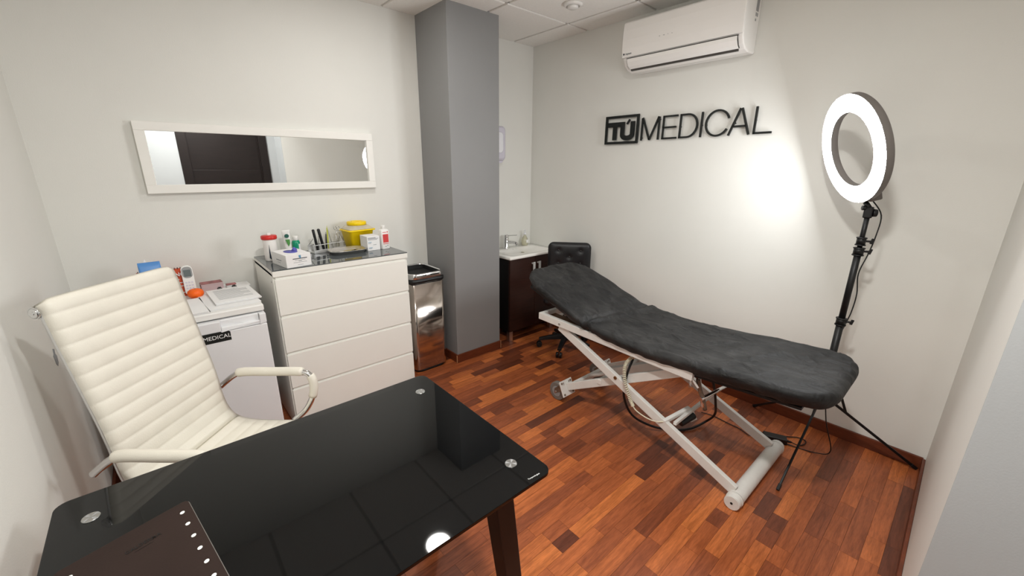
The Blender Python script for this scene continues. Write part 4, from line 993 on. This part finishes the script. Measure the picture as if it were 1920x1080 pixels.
# ring
RC = Vector((-.368,-2.526,1.633)); ry, rtil = 2.222, -.296
nv = Vector((math.cos(ry)*math.cos(rtil), math.sin(ry)*math.cos(rtil), math.sin(rtil))); sv = Vector((0,0,1)).cross(nv).normalized(); uv = nv.cross(sv)
RM = Matrix((sv, uv, nv)).transposed().to_4x4(); RM.translation = RC
def torus_prof(prof, n=72):
    mb = MB(); L2 = [[RM @ Vector((r*math.cos(2*PI*k/n), r*math.sin(2*PI*k/n), z)) for r,z in prof] for k in range(n)]; L2.append(L2[0])
    m_ = len(prof); vs = [v for g in L2[:-1] for v in g]; fs = []
    for k in range(n):
        k2 = (k+1)%n
        for j in range(m_-1): fs.append((k*m_+j, k*m_+j+1, k2*m_+j+1, k2*m_+j))
    mb.add(vs, fs, True); return mb
R_, RI = .248, .170
torus_prof([(RI,-.002),(RI-.0005,-.03),(RI+.006,-.036),(R_-.006,-.036),(R_,-.03),(R_,-.002)]).build('ring_shell', 'ring_shell', t, world=True)
torus_prof([(RI,-.0022),(RI+.0006,.0),(RI+.003,.0008),((R_+RI)/2,.0015),(R_-.003,.0008),(R_-.0006,0),(R_,-.0022)]).build('ring_diffuser', 'ring_diffuser', t, world=True)
cb = RM @ Vector((0,-R_+.012,-.05)); ct = RM @ Vector((0,-R_+.045,-.05))
MB().bar(RM @ Vector((0,-R_+.065,-.0615)), RM @ Vector((0,-R_-.006,-.0615)), .095, .05, upv=nv).build('control_box', 'ring_shell', t, bevel=.006, world=True)
nb_ = RM @ Vector((0,-R_-.012,-.04)); ntop = Vector((px,py,1.33))
MB().tube([nb_, (nb_+Vector((px,py,1.375)))/2, Vector((px,py,1.372))], .011, 10).build('mount_neck', 'black_plastic', t, world=True)
k_ = MB(); k_.box((px-.014,py-.017,1.325),(px+.014,py+.017,1.378)); k_.build('ball_joint', 'black_plastic', t, bevel=.005, world=True)
pz = Vector((px,py,1.35)); MB().cyl(pz+sd*.016,pz+sd*.034,.019,.017).build('joint_knob', 'black_plastic', t, bevel=.003, world=True)
MB().cyl(Vector((px,py,1.372))+Vector((-.5,.86,0))*.014,Vector((px,py,1.372))+Vector((-.5,.86,0))*.03,.011).build('joint_knob', 'black_plastic', t, bevel=.002, world=True)
# cable from the ring down to the floor and to the adapter
MB().tube(smooth_path([RM @ Vector((.02,-R_-.004,-.058)), (px+.03,py-.045,1.34),(px+.03,py-.045,1.24),(px+.03,py-.034,1.15),(px+.02,py-.018,1.05),(px+.03,py-.03,.95),(px+.03,py-.028,.86),(px+.025,py-.02,.80),(px+.02,py-.006,.72),(px+.03,py+.012,.62),(px+.025,py+.002,.45),(px+.02,py-.04,.22),(px+.03,py-.09,.05),(px+.02,py-.03,.006),(-.33,-2.52,.006),(-.36,-2.44,.02),(-.42,-2.40,.05),(-.405,-2.42,.06),(-.372,-2.44,.022)],6), .0028, 6).build('lamp_cable', 'black_plastic', t, world=True)
t = thing('power_adapter', 'black power adapter on the floor behind the roller bar', 'adapter', (-.335,-2.475,.0002), math.atan2(-.104,.045))
MB().box((-.06,-.026,0),(.06,.026,.034)).build('adapter_body', 'black_plastic', t, bevel=.004)
MB().cyl((.06,0,.016),(.085,0,.014),.008,.005).build('plug_sleeve', 'black_plastic', t)
MB().tube(smooth_path([(.085,0,.014),(.12,.0,.006),(.155,.03,.005),(.165,.07,.005),(.13,.085,.005),(.08,.07,.005),(.02,.05,.005)]),.0028,6).build('output_cord', 'black_plastic', t)
MB().tube(smooth_path([(-.06,0,.016),(-.09,.01,.01),(-.13,-.02,.006),(-.18,.03,.005),(-.24,.06,.005),(-.33,.11,.005),(-.40,.12,.005)]),.0028,6).build('mains_cord', 'black_plastic', t)
